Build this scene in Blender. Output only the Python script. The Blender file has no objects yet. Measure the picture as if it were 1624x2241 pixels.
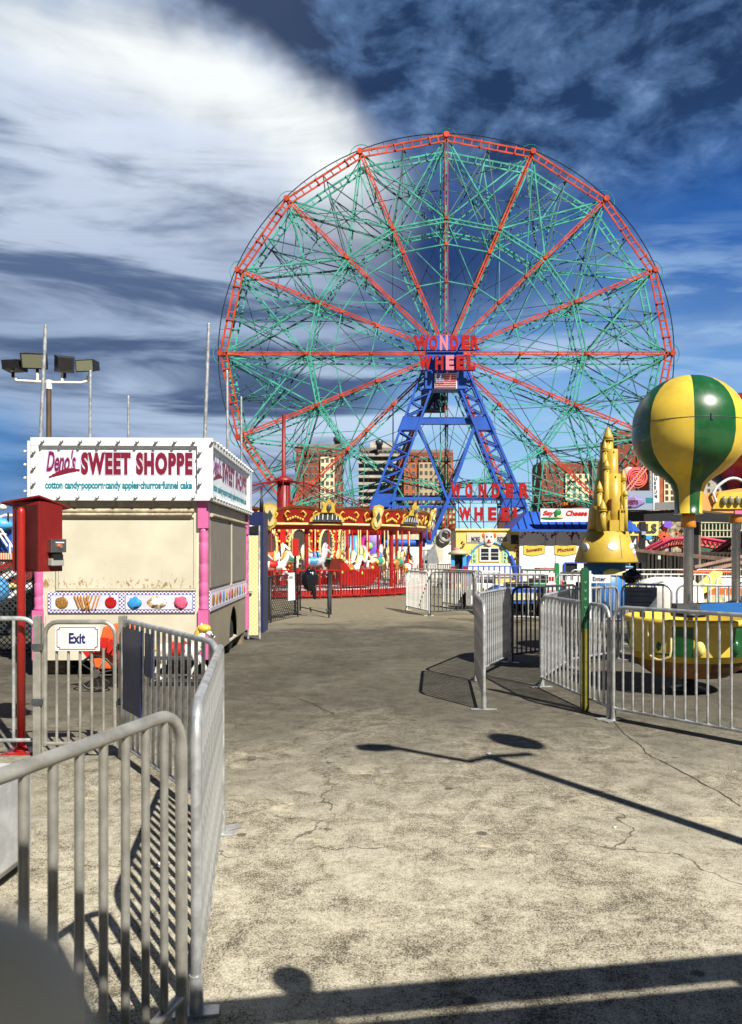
import bpy, bmesh, math, random
from mathutils import Vector, Matrix, noise
random.seed(7)
PI = math.pi
R = math.radians
sc = bpy.context.scene
col = sc.collection
F = 1680.0      # focal length of the photograph in its own pixels
EYE = 1.63

# ---------------------------------------------------------------- camera
cam = bpy.data.cameras.new('camera')
camo = bpy.data.objects.new('camera', cam)
col.objects.link(camo)
camo.location = (0, 0, EYE)
camo.rotation_euler = (R(90), 0, 0)
cam.sensor_width = 36
cam.sensor_fit = 'AUTO'
cam.lens = 36 * F / 2241
cam.shift_y = 84.5 / 2241
cam.clip_start = 0.02
cam.clip_end = 3000
cam.dof.use_dof = True
cam.dof.focus_distance = 9.0
cam.dof.aperture_fstop = 5.6
sc.camera = camo
sc.view_settings.view_transform = 'Standard'
sc.view_settings.look = 'None'
sc.view_settings.gamma = 1
EXPO = 0.76
sc.view_settings.exposure = EXPO

# ---------------------------------------------------------------- sun
SUN_DIR = Vector((0.385, -0.594, 0.707)).normalized()      # towards the sun
sl = bpy.data.lights.new('sun', 'SUN')
sl.energy = 5.0
sl.angle = R(0.53)
sl.color = (1.0, 0.94, 0.83)
so = bpy.data.objects.new('sun', sl)
col.objects.link(so)
so.rotation_euler = SUN_DIR.to_track_quat('Z', 'Y').to_euler()
SUN_EL = math.asin(SUN_DIR.z)
SUN_ROT = math.atan2(SUN_DIR.x, SUN_DIR.y)

# ---------------------------------------------------------------- node helpers
class NT:
    def __init__(s, tree):
        s.t = tree
    def n(s, typ, **kw):
        nd = s.t.nodes.new(typ)
        for k, v in kw.items():
            setattr(nd, k, v)
        return nd
    def link(s, a, b):
        s.t.links.new(a, b)
    def put(s, sock, v):
        if isinstance(v, bpy.types.NodeSocket):
            s.t.links.new(v, sock)
        else:
            sock.default_value = v
    def m(s, op, a, b=None, c=None, clamp=False):
        nd = s.n('ShaderNodeMath', operation=op, use_clamp=clamp)
        s.put(nd.inputs[0], a)
        if b is not None: s.put(nd.inputs[1], b)
        if c is not None: s.put(nd.inputs[2], c)
        return nd.outputs[0]
    def ramp(s, v, a, b, clamp=True):          # smooth 0..1 between a and b
        nd = s.n('ShaderNodeMapRange', interpolation_type='SMOOTHSTEP')
        s.put(nd.inputs[0], v)
        if a <= b:
            nd.inputs[1].default_value = a; nd.inputs[2].default_value = b
            nd.inputs[3].default_value = 0; nd.inputs[4].default_value = 1
        else:
            nd.inputs[1].default_value = b; nd.inputs[2].default_value = a
            nd.inputs[3].default_value = 1; nd.inputs[4].default_value = 0
        return nd.outputs[0]
    def gauss(s, v, c, w):                      # bell around c
        d = s.m('DIVIDE', s.m('SUBTRACT', v, c), w)
        return s.m('POWER', 2.718, s.m('MULTIPLY', s.m('MULTIPLY', d, d), -1.0))
    def mix(s, f, a, b):
        nd = s.n('ShaderNodeMix', data_type='RGBA')
        s.put(nd.inputs[0], f)
        s.put(nd.inputs[6], a if isinstance(a, bpy.types.NodeSocket) else (*a[:3], 1))
        s.put(nd.inputs[7], b if isinstance(b, bpy.types.NodeSocket) else (*b[:3], 1))
        return nd.outputs[2]
    def noise(s, vec, scale, detail=4, rough=.55, dist=0.0, map=None):
        if map is not None:
            mp = s.n('ShaderNodeMapping')
            s.link(vec, mp.inputs[0])
            mp.inputs['Rotation'].default_value = map[0]
            mp.inputs['Scale'].default_value = map[1]
            if len(map) > 2: mp.inputs['Location'].default_value = map[2]
            vec = mp.outputs[0]
        nd = s.n('ShaderNodeTexNoise')
        s.link(vec, nd.inputs['Vector'])
        nd.inputs['Scale'].default_value = scale
        nd.inputs['Detail'].default_value = detail
        nd.inputs['Roughness'].default_value = rough
        nd.inputs['Distortion'].default_value = dist
        return nd.outputs[0]

def srgb(r, g, b):
    f = lambda c: (c / 255 / 12.92) if c / 255 <= .04045 else ((c / 255 + .055) / 1.055) ** 2.4
    return (f(r), f(g), f(b))

# ---------------------------------------------------------------- sky
SKY_STRENGTH = 0.10
world = bpy.data.worlds.new('World')
sc.world = world
world.use_nodes = True
wt = world.node_tree
wt.nodes.clear()
W = NT(wt)
out = W.n('ShaderNodeOutputWorld')
bg = W.n('ShaderNodeBackground')
bg.inputs[1].default_value = SKY_STRENGTH
W.link(bg.outputs[0], out.inputs[0])
sky = W.n('ShaderNodeTexSky', sky_type='NISHITA')
sky.sun_disc = False
sky.sun_elevation = SUN_EL
sky.sun_rotation = SUN_ROT
sky.altitude = 10
sky.air_density = 1.0
sky.dust_density = 0.6
tc = W.n('ShaderNodeTexCoord')
sep = W.n('ShaderNodeSeparateXYZ')
W.link(tc.outputs['Generated'], sep.inputs[0])
X, Y, Z = sep.outputs
Yc = W.m('MAXIMUM', Y, 0.2)
U = W.m('DIVIDE', X, Yc)            # tangent of azimuth
V = W.m('DIVIDE', Z, Yc)            # tangent of elevation
DIR = tc.outputs['Generated']
KS = 1 / (SKY_STRENGTH * 2 ** EXPO)
def sk(r, g, b):
    return tuple(c * KS for c in srgb(r, g, b))
u_ = lambda px: (px - 812) / F
v_ = lambda py: (1205 - py) / F
# domain warp for soft cloud edges
nw = W.noise(DIR, 2.6, 5, .6)
nw2 = W.noise(DIR, 3.1, 5, .6, map=((0, 0, 0), (1, 1, 1), (5.2, 1.3, 2.2)))
Uw = W.m('ADD', U, W.m('MULTIPLY', W.m('SUBTRACT', nw, .5), .30))
Vw = W.m('ADD', V, W.m('MULTIPLY', W.m('SUBTRACT', nw2, .5), .26))
# clear sky: Nishita deepened towards the top
clear_lo = W.mix(W.ramp(V, v_(1120), v_(760)), sk(150, 200, 240), sk(92, 150, 215))
clear = W.mix(W.ramp(V, v_(840), v_(420)), clear_lo, sk(32, 72, 138))
nish = W.n('ShaderNodeMix', data_type='RGBA')
nish.inputs[0].default_value = 0.22
W.link(clear, nish.inputs[6]); W.link(sky.outputs[0], nish.inputs[7])
c = nish.outputs[2]
# left hand streaky cloud sheet
streak = W.noise(DIR, 2.4, 5, .55, .5, map=((0, R(-20), 0), (1.0, 1, 7.5)))
streak2 = W.noise(DIR, 3.2, 7, .6, .6, map=((0, R(-32), 0), (.9, 1, 5.5), (3, 2, 1)))
sheet = W.mix(W.ramp(streak, .38, .60), sk(96, 118, 154), sk(198, 211, 232))
lo = W.ramp(V, v_(560), v_(760))
lo = W.ramp(V, v_(400), v_(820))
sheet_lo = W.mix(W.ramp(streak, .38, .62), sk(78, 98, 134), sk(148, 170, 204))
sheet = W.mix(lo, sheet, sheet_lo)
msk = W.ramp(Uw, u_(960), u_(660))
c = W.mix(msk, c, sheet)
# low left edge opens to blue
op = W.m('MULTIPLY', W.ramp(Vw, v_(900), v_(1010)), W.ramp(Uw, u_(260), u_(20)))
c = W.mix(W.m('MULTIPLY', op, .6), c, sk(80, 148, 214))
# bright cloud bank low in the middle, behind the wheel
bank = W.m('MULTIPLY', W.gauss(Vw, v_(890), .10), W.gauss(Uw, u_(1000), .40))
bank = W.m('MULTIPLY', bank, W.ramp(streak, .42, .56))
c = W.mix(bank, c, sk(206, 226, 248))
bank2 = W.m('MULTIPLY', W.gauss(Vw, v_(1010), .06), W.ramp(U, u_(700), u_(860)))
c = W.mix(W.m('MULTIPLY', bank2, .75), c, sk(150, 198, 240))
# dark middle behind the hub
dk = W.m('MULTIPLY', W.gauss(Uw, u_(930), .14), W.gauss(Vw, v_(585), .08))
c = W.mix(W.m('MULTIPLY', dk, .92), c, sk(26, 52, 104))
dk2 = W.m('MULTIPLY', W.gauss(Uw, u_(650), .09), W.gauss(Vw, v_(515), .030))
c = W.mix(W.m('MULTIPLY', dk2, .7), c, sk(58, 78, 122))
# dark cumulus field, upper right
mott = W.noise(DIR, 13.0, 7, .60, .25, map=((0, R(-12), 0), (1, 1, 1.8)))
mott2 = W.noise(DIR, 3.0, 3, .5, 0.2, map=((0, R(10), 0), (1, 1, 1.6), (7, 7, 7)))
mv = W.m('ADD', W.m('MULTIPLY', mott, .70), W.m('MULTIPLY', mott2, .30))
cum = W.mix(W.ramp(mv, .43, .57), sk(36, 58, 94), sk(80, 110, 152))
cum = W.mix(W.m('MULTIPLY', W.ramp(mv, .54, .64), .75), cum, sk(124, 154, 196))
# region: above a line running from (380,0) down to (1624,560)
dl = W.m('SUBTRACT', Vw, W.m('ADD', v_(470), W.m('MULTIPLY', W.m('SUBTRACT', Uw, u_(800)), .02)))
d2 = W.m('SUBTRACT', Vw, W.m('ADD', v_(-10), W.m('MULTIPLY', W.m('SUBTRACT', Uw, u_(380)), -.68)))
cm = W.m('MULTIPLY', W.ramp(dl, -.02, .09), W.ramp(d2, -.06, .05))
c = W.mix(W.m('MULTIPLY', cm, .95), c, cum)
# open deep blue patch on the right below the cumulus
rp = W.m('MULTIPLY', W.gauss(Uw, u_(1560), .16), W.gauss(Vw, v_(480), .12))
c = W.mix(W.m('MULTIPLY', rp, .8), c, sk(42, 102, 182))
# thin bright streaks on the right
rs = W.m('MULTIPLY', W.ramp(U, u_(1130), u_(1450)), W.gauss(Vw, v_(700), .11))
rs = W.m('MULTIPLY', rs, W.ramp(streak2, .42, .58))
c = W.mix(W.m('MULTIPLY', rs, .9), c, sk(160, 196, 236))
# the big white bank across the upper left
lin = W.m('SUBTRACT', Vw, W.m('ADD', v_(55), W.m('MULTIPLY', W.m('SUBTRACT', Uw, u_(0)), -.42)))
wb = W.m('MULTIPLY', W.gauss(lin, 0, .088), W.ramp(W.m('ADD', Uw, W.m('MULTIPLY', W.m('SUBTRACT', mott2, .5), .25)), u_(980), u_(640)))
wb = W.m('MULTIPLY', wb, W.ramp(d2, .05, -.07))
wb = W.m('MULTIPLY', wb, W.m('ADD', .35, W.m('MULTIPLY', streak2, 1.35)), clamp=True)
c = W.mix(wb, c, sk(250, 255, 255))
wb2 = W.m('MULTIPLY', W.gauss(lin, -.10, .06), W.ramp(Uw, u_(760), u_(500)))
c = W.mix(W.m('MULTIPLY', W.m('MULTIPLY', wb2, W.ramp(streak2, .42, .6)), .75), c, sk(214, 226, 246))
tl = W.m('MULTIPLY', W.gauss(Uw, u_(60), .16), W.gauss(Vw, v_(20), .05))
c = W.mix(W.m('MULTIPLY', tl, .6), c, sk(128, 158, 200))
# unseen sky overhead and behind, dimmed to deep blue to cut ambient light
away = W.m('MAXIMUM', W.ramp(V, .85, 1.25), W.ramp(Y, .45, .10))
c = W.mix(away, c, sk(28, 58, 98))
W.link(c, bg.inputs[0])

# ---------------------------------------------------------------- materials
MATS = {}
def mat(name, color, rough=.6, metal=0.0, var=0.0, vscale=6.0, bump=0.0, bscale=30.0, dirt=None, spec=None, coat=0, stretch=None):
    if name in MATS: return MATS[name]
    m = bpy.data.materials.new(name)
    m.use_nodes = True
    t = NT(m.node_tree)
    b = m.node_tree.nodes['Principled BSDF']
    b.inputs['Roughness'].default_value = rough
    b.inputs['Metallic'].default_value = metal
    if spec is not None: b.inputs['Specular IOR Level'].default_value = spec
    if coat: b.inputs['Coat Weight'].default_value = coat; b.inputs['Coat Roughness'].default_value = .08
    cs = color
    tcn = t.n('ShaderNodeTexCoord')
    obj = tcn.outputs['Object']
    if var:
        nz = t.noise(obj, vscale, 5, .6, map=((0, 0, 0), stretch or (1, 1, 1)))
        f = t.ramp(nz, .35, .68)
        cs = t.mix(f, tuple(x * (1 - var) for x in color), tuple(min(1, x * (1 + var * .6)) for x in color))
    if dirt:      # (colour, amount, scale)
        nz = t.noise(obj, dirt[2], 6, .65, map=((0, 0, 0), (1, 1, .35)))
        f = t.m('MULTIPLY', t.ramp(nz, .52, .70), dirt[1])
        cs = t.mix(f, cs, dirt[0])
    if isinstance(cs, bpy.types.NodeSocket): t.link(cs, b.inputs['Base Color'])
    else: b.inputs['Base Color'].default_value = (*cs, 1)
    if var or bump:
        nr = t.noise(obj, vscale * 1.7, 4, .6)
        rr = t.m('ADD', rough - .08, t.m('MULTIPLY', nr, .18), clamp=True)
        t.link(rr, b.inputs['Roughness'])
    if bump:
        nb = t.noise(obj, bscale, 4, .6)
        bn = t.n('ShaderNodeBump')
        bn.inputs['Strength'].default_value = bump
        bn.inputs['Distance'].default_value = .01
        t.link(nb, bn.inputs['Height'])
        t.link(bn.outputs[0], b.inputs['Normal'])
    MATS[name] = m
    return m

galv = mat('galvanised_steel', (.54, .56, .57), .36, .55, .35, 9, .06, 60, dirt=((.22, .20, .16), .5, 4))
galv_warm = mat('weathered_steel', (.44, .43, .39), .38, .55, .30, 7, .06, 60, dirt=((.20, .17, .12), .5, 5))
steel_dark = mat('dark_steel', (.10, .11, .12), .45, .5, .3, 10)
chrome = mat('polished_steel', (.46, .46, .44), .22, .95, .15, 4)
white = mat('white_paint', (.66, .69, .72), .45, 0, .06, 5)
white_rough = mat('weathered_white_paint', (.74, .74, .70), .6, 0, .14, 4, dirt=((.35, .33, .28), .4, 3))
cream = mat('cream_paint', (.56, .53, .41), .55, 0, .08, 3)
grey_paint = mat('grey_paint', (.24, .26, .28), .5, .1, .2, 4)
black = mat('black_paint', (.012, .013, .015), .45, 0, .2, 5)
black_matte = mat('black_rubber', (.010, .010, .010), .85)
red = mat('red_paint', (.33, .012, .010), .38, 0, .18, 4, coat=.2)
red_dark = mat('dark_red_paint', (.22, .010, .010), .45, 0, .2, 4)
red_bright = mat('bright_red_paint', (.50, .018, .013), .4, 0, .1, 3)
pink = mat('pink_paint', (.56, .13, .32), .45, 0, .08, 5)
blue = mat('blue_paint', (.022, .095, .46), .4, 0, .15, .6)
blue_sky = mat('sky_blue_paint', (.06, .32, .66), .4, 0, .15, 2)
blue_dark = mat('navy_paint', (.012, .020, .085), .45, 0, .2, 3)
yellow = mat('yellow_paint', (.66, .47, .055), .40, 0, .16, 3, coat=.15, dirt=((.34, .23, .05), .35, 5))
yellow_light = mat('pale_yellow_paint', (.78, .68, .20), .5, 0, .1, 2)
green = mat('green_paint', (.007, .085, .020), .32, 0, .25, 4, coat=.35, dirt=((.03, .12, .06), .6, 6))
green_mid = mat('mid_green_paint', (.01, .20, .06), .4, 0, .15, 3)
teal = mat('teal_paint', (.060, .34, .26), .6, 0, .40, .8, spec=.15)
coral = mat('orange_red_paint', (.46, .062, .028), .6, 0, .35, .8, spec=.12)
orange = mat('orange_paint', (.72, .13, .03), .45, 0, .15, 3)
gold = mat('gold_paint', (.66, .46, .07), .42, .1, .25, 5)
gold_pale = mat('pale_gold_paint', (.80, .66, .30), .4, .1, .15, 5)
purple = mat('purple_paint', (.20, .10, .62), .4, 0, .15, 1)
lilac = mat('lilac_paint', (.45, .32, .75), .4, 0, .1, 1)
teal_text = mat('teal_lettering', (.01, .18, .24), .5)
maroon = mat('maroon_lettering', (.17, .006, .03), .45)
lilac_line = mat('lilac_outline', (.42, .34, .62), .5)
navy_text = mat('navy_lettering', (.008, .015, .12), .5)
brown = mat('brown_paint', (.28, .12, .03), .6, 0, .3, 20)
wood = mat('weathered_wood', (.22, .17, .12), .8, 0, .35, 6, .4, 20, stretch=(1, 1, 4))
wood_dark = mat('dark_wood', (.030, .024, .020), .8, 0, .4, 6)
glass_dark = mat('dark_glass', (.02, .024, .03), .12, 0)
mirror = mat('dim_mirror', (.22, .22, .20), .15, .8)
lens_m = mat('bulb_glass', (.75, .75, .70), .15)
tarp = mat('white_tarpaulin', (.78, .76, .70), .6, 0, .12, 3, .6, 6)
bag_m = mat('black_plastic_bag', (.010, .011, .014), .18, 0, 0, 5, .9, 9)
crease = mat('faded_purple_paint', (.22, .18, .42), .5, 0, .2, 4)

# ---------------------------------------------------------------- mesh builder
class MB:
    def __init__(s):
        s.v = []; s.f = []; s.mi = []; s.sm = []
    def add(s, vs, fs, mi=0, smooth=False):
        o = len(s.v)
        s.v.extend([Vector(p) for p in vs])
        for f in fs:
            s.f.append(tuple(i + o for i in f)); s.mi.append(mi); s.sm.append(smooth)
        return s
    def box(s, x0, x1, y0, y1, z0, z1, mi=0):
        vs = [(x, y, z) for x in (x0, x1) for y in (y0, y1) for z in (z0, z1)]
        return s.add(vs, [(0, 1, 3, 2), (4, 6, 7, 5), (0, 4, 5, 1), (2, 3, 7, 6), (0, 2, 6, 4), (1, 5, 7, 3)], mi)
    def hexa(s, base, topp, mi=0):       # two matching quads
        vs = list(base) + list(topp)
        n = len(base)
        fs = [tuple(range(n))[::-1], tuple(range(n, 2 * n))]
        for i in range(n):
            j = (i + 1) % n
            fs.append((i, j, n + j, n + i))
        return s.add(vs, fs, mi)
    def bar(s, p, q, w, h=None, mi=0, up=(0, 0, 1)):
        p = Vector(p); q = Vector(q); h = h or w
        d = (q - p)
        if d.length < 1e-6: return s
        d.normalize()
        u = Vector(up)
        if abs(d.dot(u)) > .98: u = Vector((0, 1, 0))
        a = d.cross(u).normalized(); b = a.cross(d).normalized()
        c4 = [(-1, -1), (1, -1), (1, 1), (-1, 1)]
        A = [p + a * (i * w / 2) + b * (j * h / 2) for i, j in c4]
        B = [q + a * (i * w / 2) + b * (j * h / 2) for i, j in c4]
        return s.hexa(A, B, mi)
    def tube(s, pts, r, n=8, mi=0, caps=True, closed=False):
        pts = [Vector(p) for p in pts]
        N = len(pts)
        rs = r if isinstance(r, (list, tuple)) else [r] * N
        vs = []
        prev = None
        for i, p in enumerate(pts):
            if closed: d = pts[(i + 1) % N] - pts[i - 1]
            elif i == 0: d = pts[1] - p
            elif i == N - 1: d = p - pts[i - 1]
            else: d = (pts[i + 1] - p).normalized() + (p - pts[i - 1]).normalized()
            d.normalize()
            if prev is None:
                u = Vector((0, 0, 1)) if abs(d.z) < .9 else Vector((0, 1, 0))
                a = d.cross(u).normalized()
            else:
                a = (prev - d * prev.dot(d)).normalized()
            prev = a
            b = d.cross(a)
            for k in range(n):
                t = 2 * PI * k / n
                vs.append(p + (a * math.cos(t) + b * math.sin(t)) * rs[i])
        fs = []
        for i in range(N if closed else N - 1):
            j = (i + 1) % N
            for k in range(n):
                l = (k + 1) % n
                fs.append((i * n + k, i * n + l, j * n + l, j * n + k))
        s.add(vs, fs, mi, n > 4)
        if caps and not closed:
            s.add(vs[:n], [tuple(range(n))[::-1]], mi)
            s.add(vs[-n:], [tuple(range(n))], mi)
        return s
    def cyl(s, p, q, r, r2=None, n=12, mi=0):
        return s.tube([p, q], [r, r if r2 is None else r2], n, mi)
    def lathe(s, prof, c=(0, 0, 0), n=24, mi=0, sx=1, sy=1, smooth=True, mif=None, caps=True):
        c = Vector(c)
        vs = []
        for r, z in prof:
            for k in range(n):
                t = 2 * PI * k / n
                vs.append(c + Vector((r * sx * math.cos(t), r * sy * math.sin(t), z)))
        o = len(s.v)
        s.v.extend(vs)
        for i in range(len(prof) - 1):
            for k in range(n):
                l = (k + 1) % n
                s.f.append((o + i * n + k, o + i * n + l, o + (i + 1) * n + l, o + (i + 1) * n + k))
                s.mi.append(mif(i, k) if mif else mi); s.sm.append(smooth)
        for i, rev in ((0, True), (len(prof) - 1, False)):
            if caps and prof[i][0] > 1e-5:
                f = [o + i * n + k for k in range(n)]
                s.f.append(tuple(f[::-1] if rev else f)); s.mi.append(mif(max(0, min(i, len(prof) - 2)), 0) if mif else mi); s.sm.append(False)
        return s
    def ball(s, c, rx, ry=None, rz=None, n=12, m=8, mi=0, wob=0, mif=None):
        ry = ry or rx; rz = rz or rx
        c = Vector(c)
        vs = [c + Vector((0, 0, -rz))]
        for i in range(1, m):
            ph = -PI / 2 + PI * i / m
            for k in range(n):
                t = 2 * PI * k / n
                p = Vector((math.cos(ph) * math.cos(t), math.cos(ph) * math.sin(t), math.sin(ph)))
                w = 1 + (wob * noise.noise(p * 2.2 + c * 3) if wob else 0)
                vs.append(c + Vector((p.x * rx, p.y * ry, p.z * rz)) * 1.0 * w if not wob else c + Vector((p.x * rx * w, p.y * ry * w, p.z * rz * w)))
        vs.append(c + Vector((0, 0, rz)))
        fs = [(0, 1 + (k + 1) % n, 1 + k) for k in range(n)]
        for i in range(m - 2):
            for k in range(n):
                l = (k + 1) % n
                a = 1 + i * n
                fs.append((a + k, a + l, a + n + l, a + n + k))
        last = len(vs) - 1; a = 1 + (m - 2) * n
        fs += [(a + k, a + (k + 1) % n, last) for k in range(n)]
        return s.add(vs, fs, mi, True)
    def prism(s, poly, o, ux, uz, nn, t, mi=0):     # polygon (x,z) thick t along nn
        o = Vector(o); ux = Vector(ux); uz = Vector(uz); nn = Vector(nn)
        A = [o + ux * x + uz * z for x, z in poly]
        B = [p + nn * t for p in A]
        return s.hexa(A, B, mi)
    def build(s, name, mats, parent=None, world=False, bevel=0):
        me = bpy.data.meshes.new(name)
        vs = s.v
        if parent is not None and world:
            inv = root_matrix(parent).inverted()
            vs = [inv @ p for p in vs]
        me.from_pydata([tuple(p) for p in vs], [], s.f)
        for m in (mats if isinstance(mats, (list, tuple)) else [mats]):
            me.materials.append(m)
        me.polygons.foreach_set('material_index', s.mi)
        me.polygons.foreach_set('use_smooth', s.sm)
        bm = bmesh.new(); bm.from_mesh(me)
        bmesh.ops.recalc_face_normals(bm, faces=bm.faces)
        bm.to_mesh(me); bm.free()
        me.update()
        o = bpy.data.objects.new(name, me)
        col.objects.link(o)
        if parent is not None: o.parent = parent
        if bevel:
            md = o.modifiers.new('bevel', 'BEVEL'); md.width = bevel; md.segments = 2; md.limit_method = 'ANGLE'
        return o

def root_matrix(o):
    m = Matrix.LocRotScale(o.location, o.rotation_euler, None)
    return m if o.parent is None else root_matrix(o.parent) @ m

def tag(o, label, cat, group=None, kind=None):
    if label: o['label'] = label
    if cat: o['category'] = cat
    if group: o['group'] = group
    if kind: o['kind'] = kind
    return o
def thing(name, label, cat, loc=(0, 0, 0), rz=0, group=None):
    o = bpy.data.objects.new(name, None)
    o.empty_display_size = .2
    col.objects.link(o)
    o.location = loc; o.rotation_euler = (0, 0, rz)
    return tag(o, label, cat, group)
def inst(o, name, parent, loc=(0, 0, 0), rz=0, scale=None):      # a copy of a single mesh object
    c = bpy.data.objects.new(name, o.data)
    col.objects.link(c); c.parent = parent; c.location = loc; c.rotation_euler = (0, 0, rz)
    if scale: c.scale = scale
    return c

def P(px, py, d):
    return Vector(((px - 812) / F * d, d, EYE - (py - 1205) / F * d))
def G(px, py, z=0.0):
    d = EYE * F / (py - 1205)
    return Vector(((px - 812) / F * d, d, z))

def text(name, body, parent, m, o, ux=(1, 0, 0), uz=(0, 0, 1), w=None, h=None, ext=.004, bold=0.0, shear=0.0, anchor='c', world=False, space=1.0):
    """lettering whose bounding box is w x h, centred on o (or anchored left)"""
    cu = bpy.data.curves.new('lettering', 'FONT')
    cu.body = body; cu.extrude = 0.0; cu.offset = bold; cu.shear = shear; cu.space_character = space; cu.resolution_u = 3
    ob = bpy.data.objects.new('lettering', cu)
    me = bpy.data.meshes.new_from_object(ob)
    bpy.data.objects.remove(ob)
    co = [v.co.copy() for v in me.vertices]
    fs = [tuple(p.vertices) for p in me.polygons]
    x0 = min(c.x for c in co); x1 = max(c.x for c in co); y0 = min(c.y for c in co); y1 = max(c.y for c in co)
    sx = w / (x1 - x0) if w else None
    sy = h / (y1 - y0) if h else None
    sx = sx or sy; sy = sy or sx
    ux = Vector(ux); uz = Vector(uz); nn = ux.cross(uz).normalized(); o = Vector(o)
    cx = (x0 + x1) / 2 if anchor == 'c' else x0
    pl = [o + ux * ((c.x - cx) * sx) + uz * ((c.y - (y0 + y1) / 2) * sy) for c in co]
    mb = MB()
    bm = bmesh.new()
    tmp = bpy.data.meshes.new('t'); tmp.from_pydata([tuple(p) for p in pl], [], fs)
    bm.from_mesh(tmp)
    ret = bmesh.ops.extrude_face_region(bm, geom=bm.faces[:])
    for e in ret['geom']:
        if isinstance(e, bmesh.types.BMVert): e.co += nn * ext
    bmesh.ops.recalc_face_normals(bm, faces=bm.faces)
    if parent is not None and world:
        bm.transform(root_matrix(parent).inverted())
    m2 = bpy.data.meshes.new(name); bm.to_mesh(m2); bm.free()
    bpy.data.meshes.remove(tmp); bpy.data.meshes.remove(me)
    m2.materials.append(m)
    t = bpy.data.objects.new(name, m2); col.objects.link(t)
    if parent is not None: t.parent = parent
    return t
# ================================================================ GROUND
def ground_material():
    m = bpy.data.materials.new('old_concrete'); m.use_nodes = True
    t = NT(m.node_tree); b = m.node_tree.nodes['Principled BSDF']
    tcn = t.n('ShaderNodeTexCoord'); o = tcn.outputs['Object']
    sp = t.n('ShaderNodeSeparateXYZ'); t.link(o, sp.inputs[0])
    fine = t.noise(o, 30, 7, .82)
    mid = t.noise(o, 5.5, 6, .68, .6)
    big = t.noise(o, .75, 5, .6, .5)
    light = srgb(194, 189, 172); mid_c = srgb(158, 151, 133); dark = srgb(76, 71, 60)
    grit = t.noise(o, 115, 5, .74)
    soft = t.m('ADD', t.m('MULTIPLY', t.m('SUBTRACT', mid, .5), .30), t.m('MULTIPLY', t.m('SUBTRACT', big, .5), .28))
    f1 = t.m('ADD', t.m('ADD', t.m('MULTIPLY', grit, .65), t.m('MULTIPLY', fine, .35)), soft)
    near_c = t.mix(t.ramp(f1, .42, .50), dark, mid_c)
    near_c = t.mix(t.ramp(f1, .49, .60), near_c, light)
    far_c = t.mix(t.ramp(f1, .40, .62), srgb(60, 57, 50), srgb(102, 98, 87))
    yw = t.m('ADD', sp.outputs[1], t.m('MULTIPLY', t.m('SUBTRACT', big, .5), 8.0))
    far = t.ramp(yw, 3.6, 8.4)
    c = t.mix(far, near_c, far_c)
    c = t.mix(t.m('MULTIPLY', t.ramp(yw, 15, 19), .8), c, t.mix(mid, srgb(112, 105, 88), srgb(148, 140, 118)))
    # smooth stains
    st = t.noise(o, 1.7, 5, .55, 1.0, map=((0, 0, 0), (1, 1, 1), (3, 8, 0)))
    c = t.mix(t.m('MULTIPLY', t.ramp(st, .57, .72), .28), c, srgb(84, 77, 64))
    # worn pale patches
    wp = t.noise(o, 2.3, 6, .7, .4, map=((0, 0, R(20)), (.7, 1.4, 1), (9, 1, 0)))
    c = t.mix(t.m('MULTIPLY', t.m('MULTIPLY', t.ramp(wp, .60, .70), .7), t.m('SUBTRACT', 1.0, far)), c, srgb(200, 191, 164))
    # gum and oil spots
    vo = t.n('ShaderNodeTexVoronoi'); t.link(o, vo.inputs['Vector']); vo.inputs['Scale'].default_value = 2.1
    dst = t.m('ADD', vo.outputs['Distance'], t.m('MULTIPLY', t.m('SUBTRACT', mid, .5), .10))
    c = t.mix(t.m('MULTIPLY', t.ramp(dst, .085, .05), .8), c, srgb(70, 64, 54))
    # fine cracks
    vc = t.n('ShaderNodeTexVoronoi', feature='DISTANCE_TO_EDGE')
    wv = t.n('ShaderNodeVectorMath', operation='ADD')
    nv = t.n('ShaderNodeTexNoise'); t.link(o, nv.inputs['Vector']); nv.inputs['Scale'].default_value = 2.2; nv.inputs['Detail'].default_value = 6
    sc2 = t.n('ShaderNodeVectorMath', operation='SCALE'); t.link(nv.outputs['Color'], sc2.inputs[0]); sc2.inputs['Scale'].default_value = .9
    t.link(o, wv.inputs[0]); t.link(sc2.outputs[0], wv.inputs[1]); t.link(wv.outputs[0], vc.inputs['Vector'])
    vc.inputs['Scale'].default_value = .38
    ck = t.m('MULTIPLY', t.ramp(vc.outputs['Distance'], .0045, .001), t.ramp(big, .44, .56))
    c = t.mix(t.m('MULTIPLY', ck, .75), c, srgb(60, 52, 42))
    t.link(c, b.inputs['Base Color'])
    b.inputs['Roughness'].default_value = .92
    b.inputs['Specular IOR Level'].default_value = .25
    bh = t.m('ADD', t.m('MULTIPLY', fine, .6), t.m('SUBTRACT', t.m('MULTIPLY', mid, .6), t.m('MULTIPLY', ck, .8)))
    bn = t.n('ShaderNodeBump'); bn.inputs['Strength'].default_value = .55; bn.inputs['Distance'].default_value = .012
    t.link(bh, bn.inputs['Height']); t.link(bn.outputs[0], b.inputs['Normal'])
    return m
gm = ground_material()
mb = MB()
mb.add([(-900, -200, 0), (900, -200, 0), (900, 1500, 0), (-900, 1500, 0)], [(0, 1, 2, 3)])
tag(mb.build('ground', gm), None, None, None, 'structure')
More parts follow.
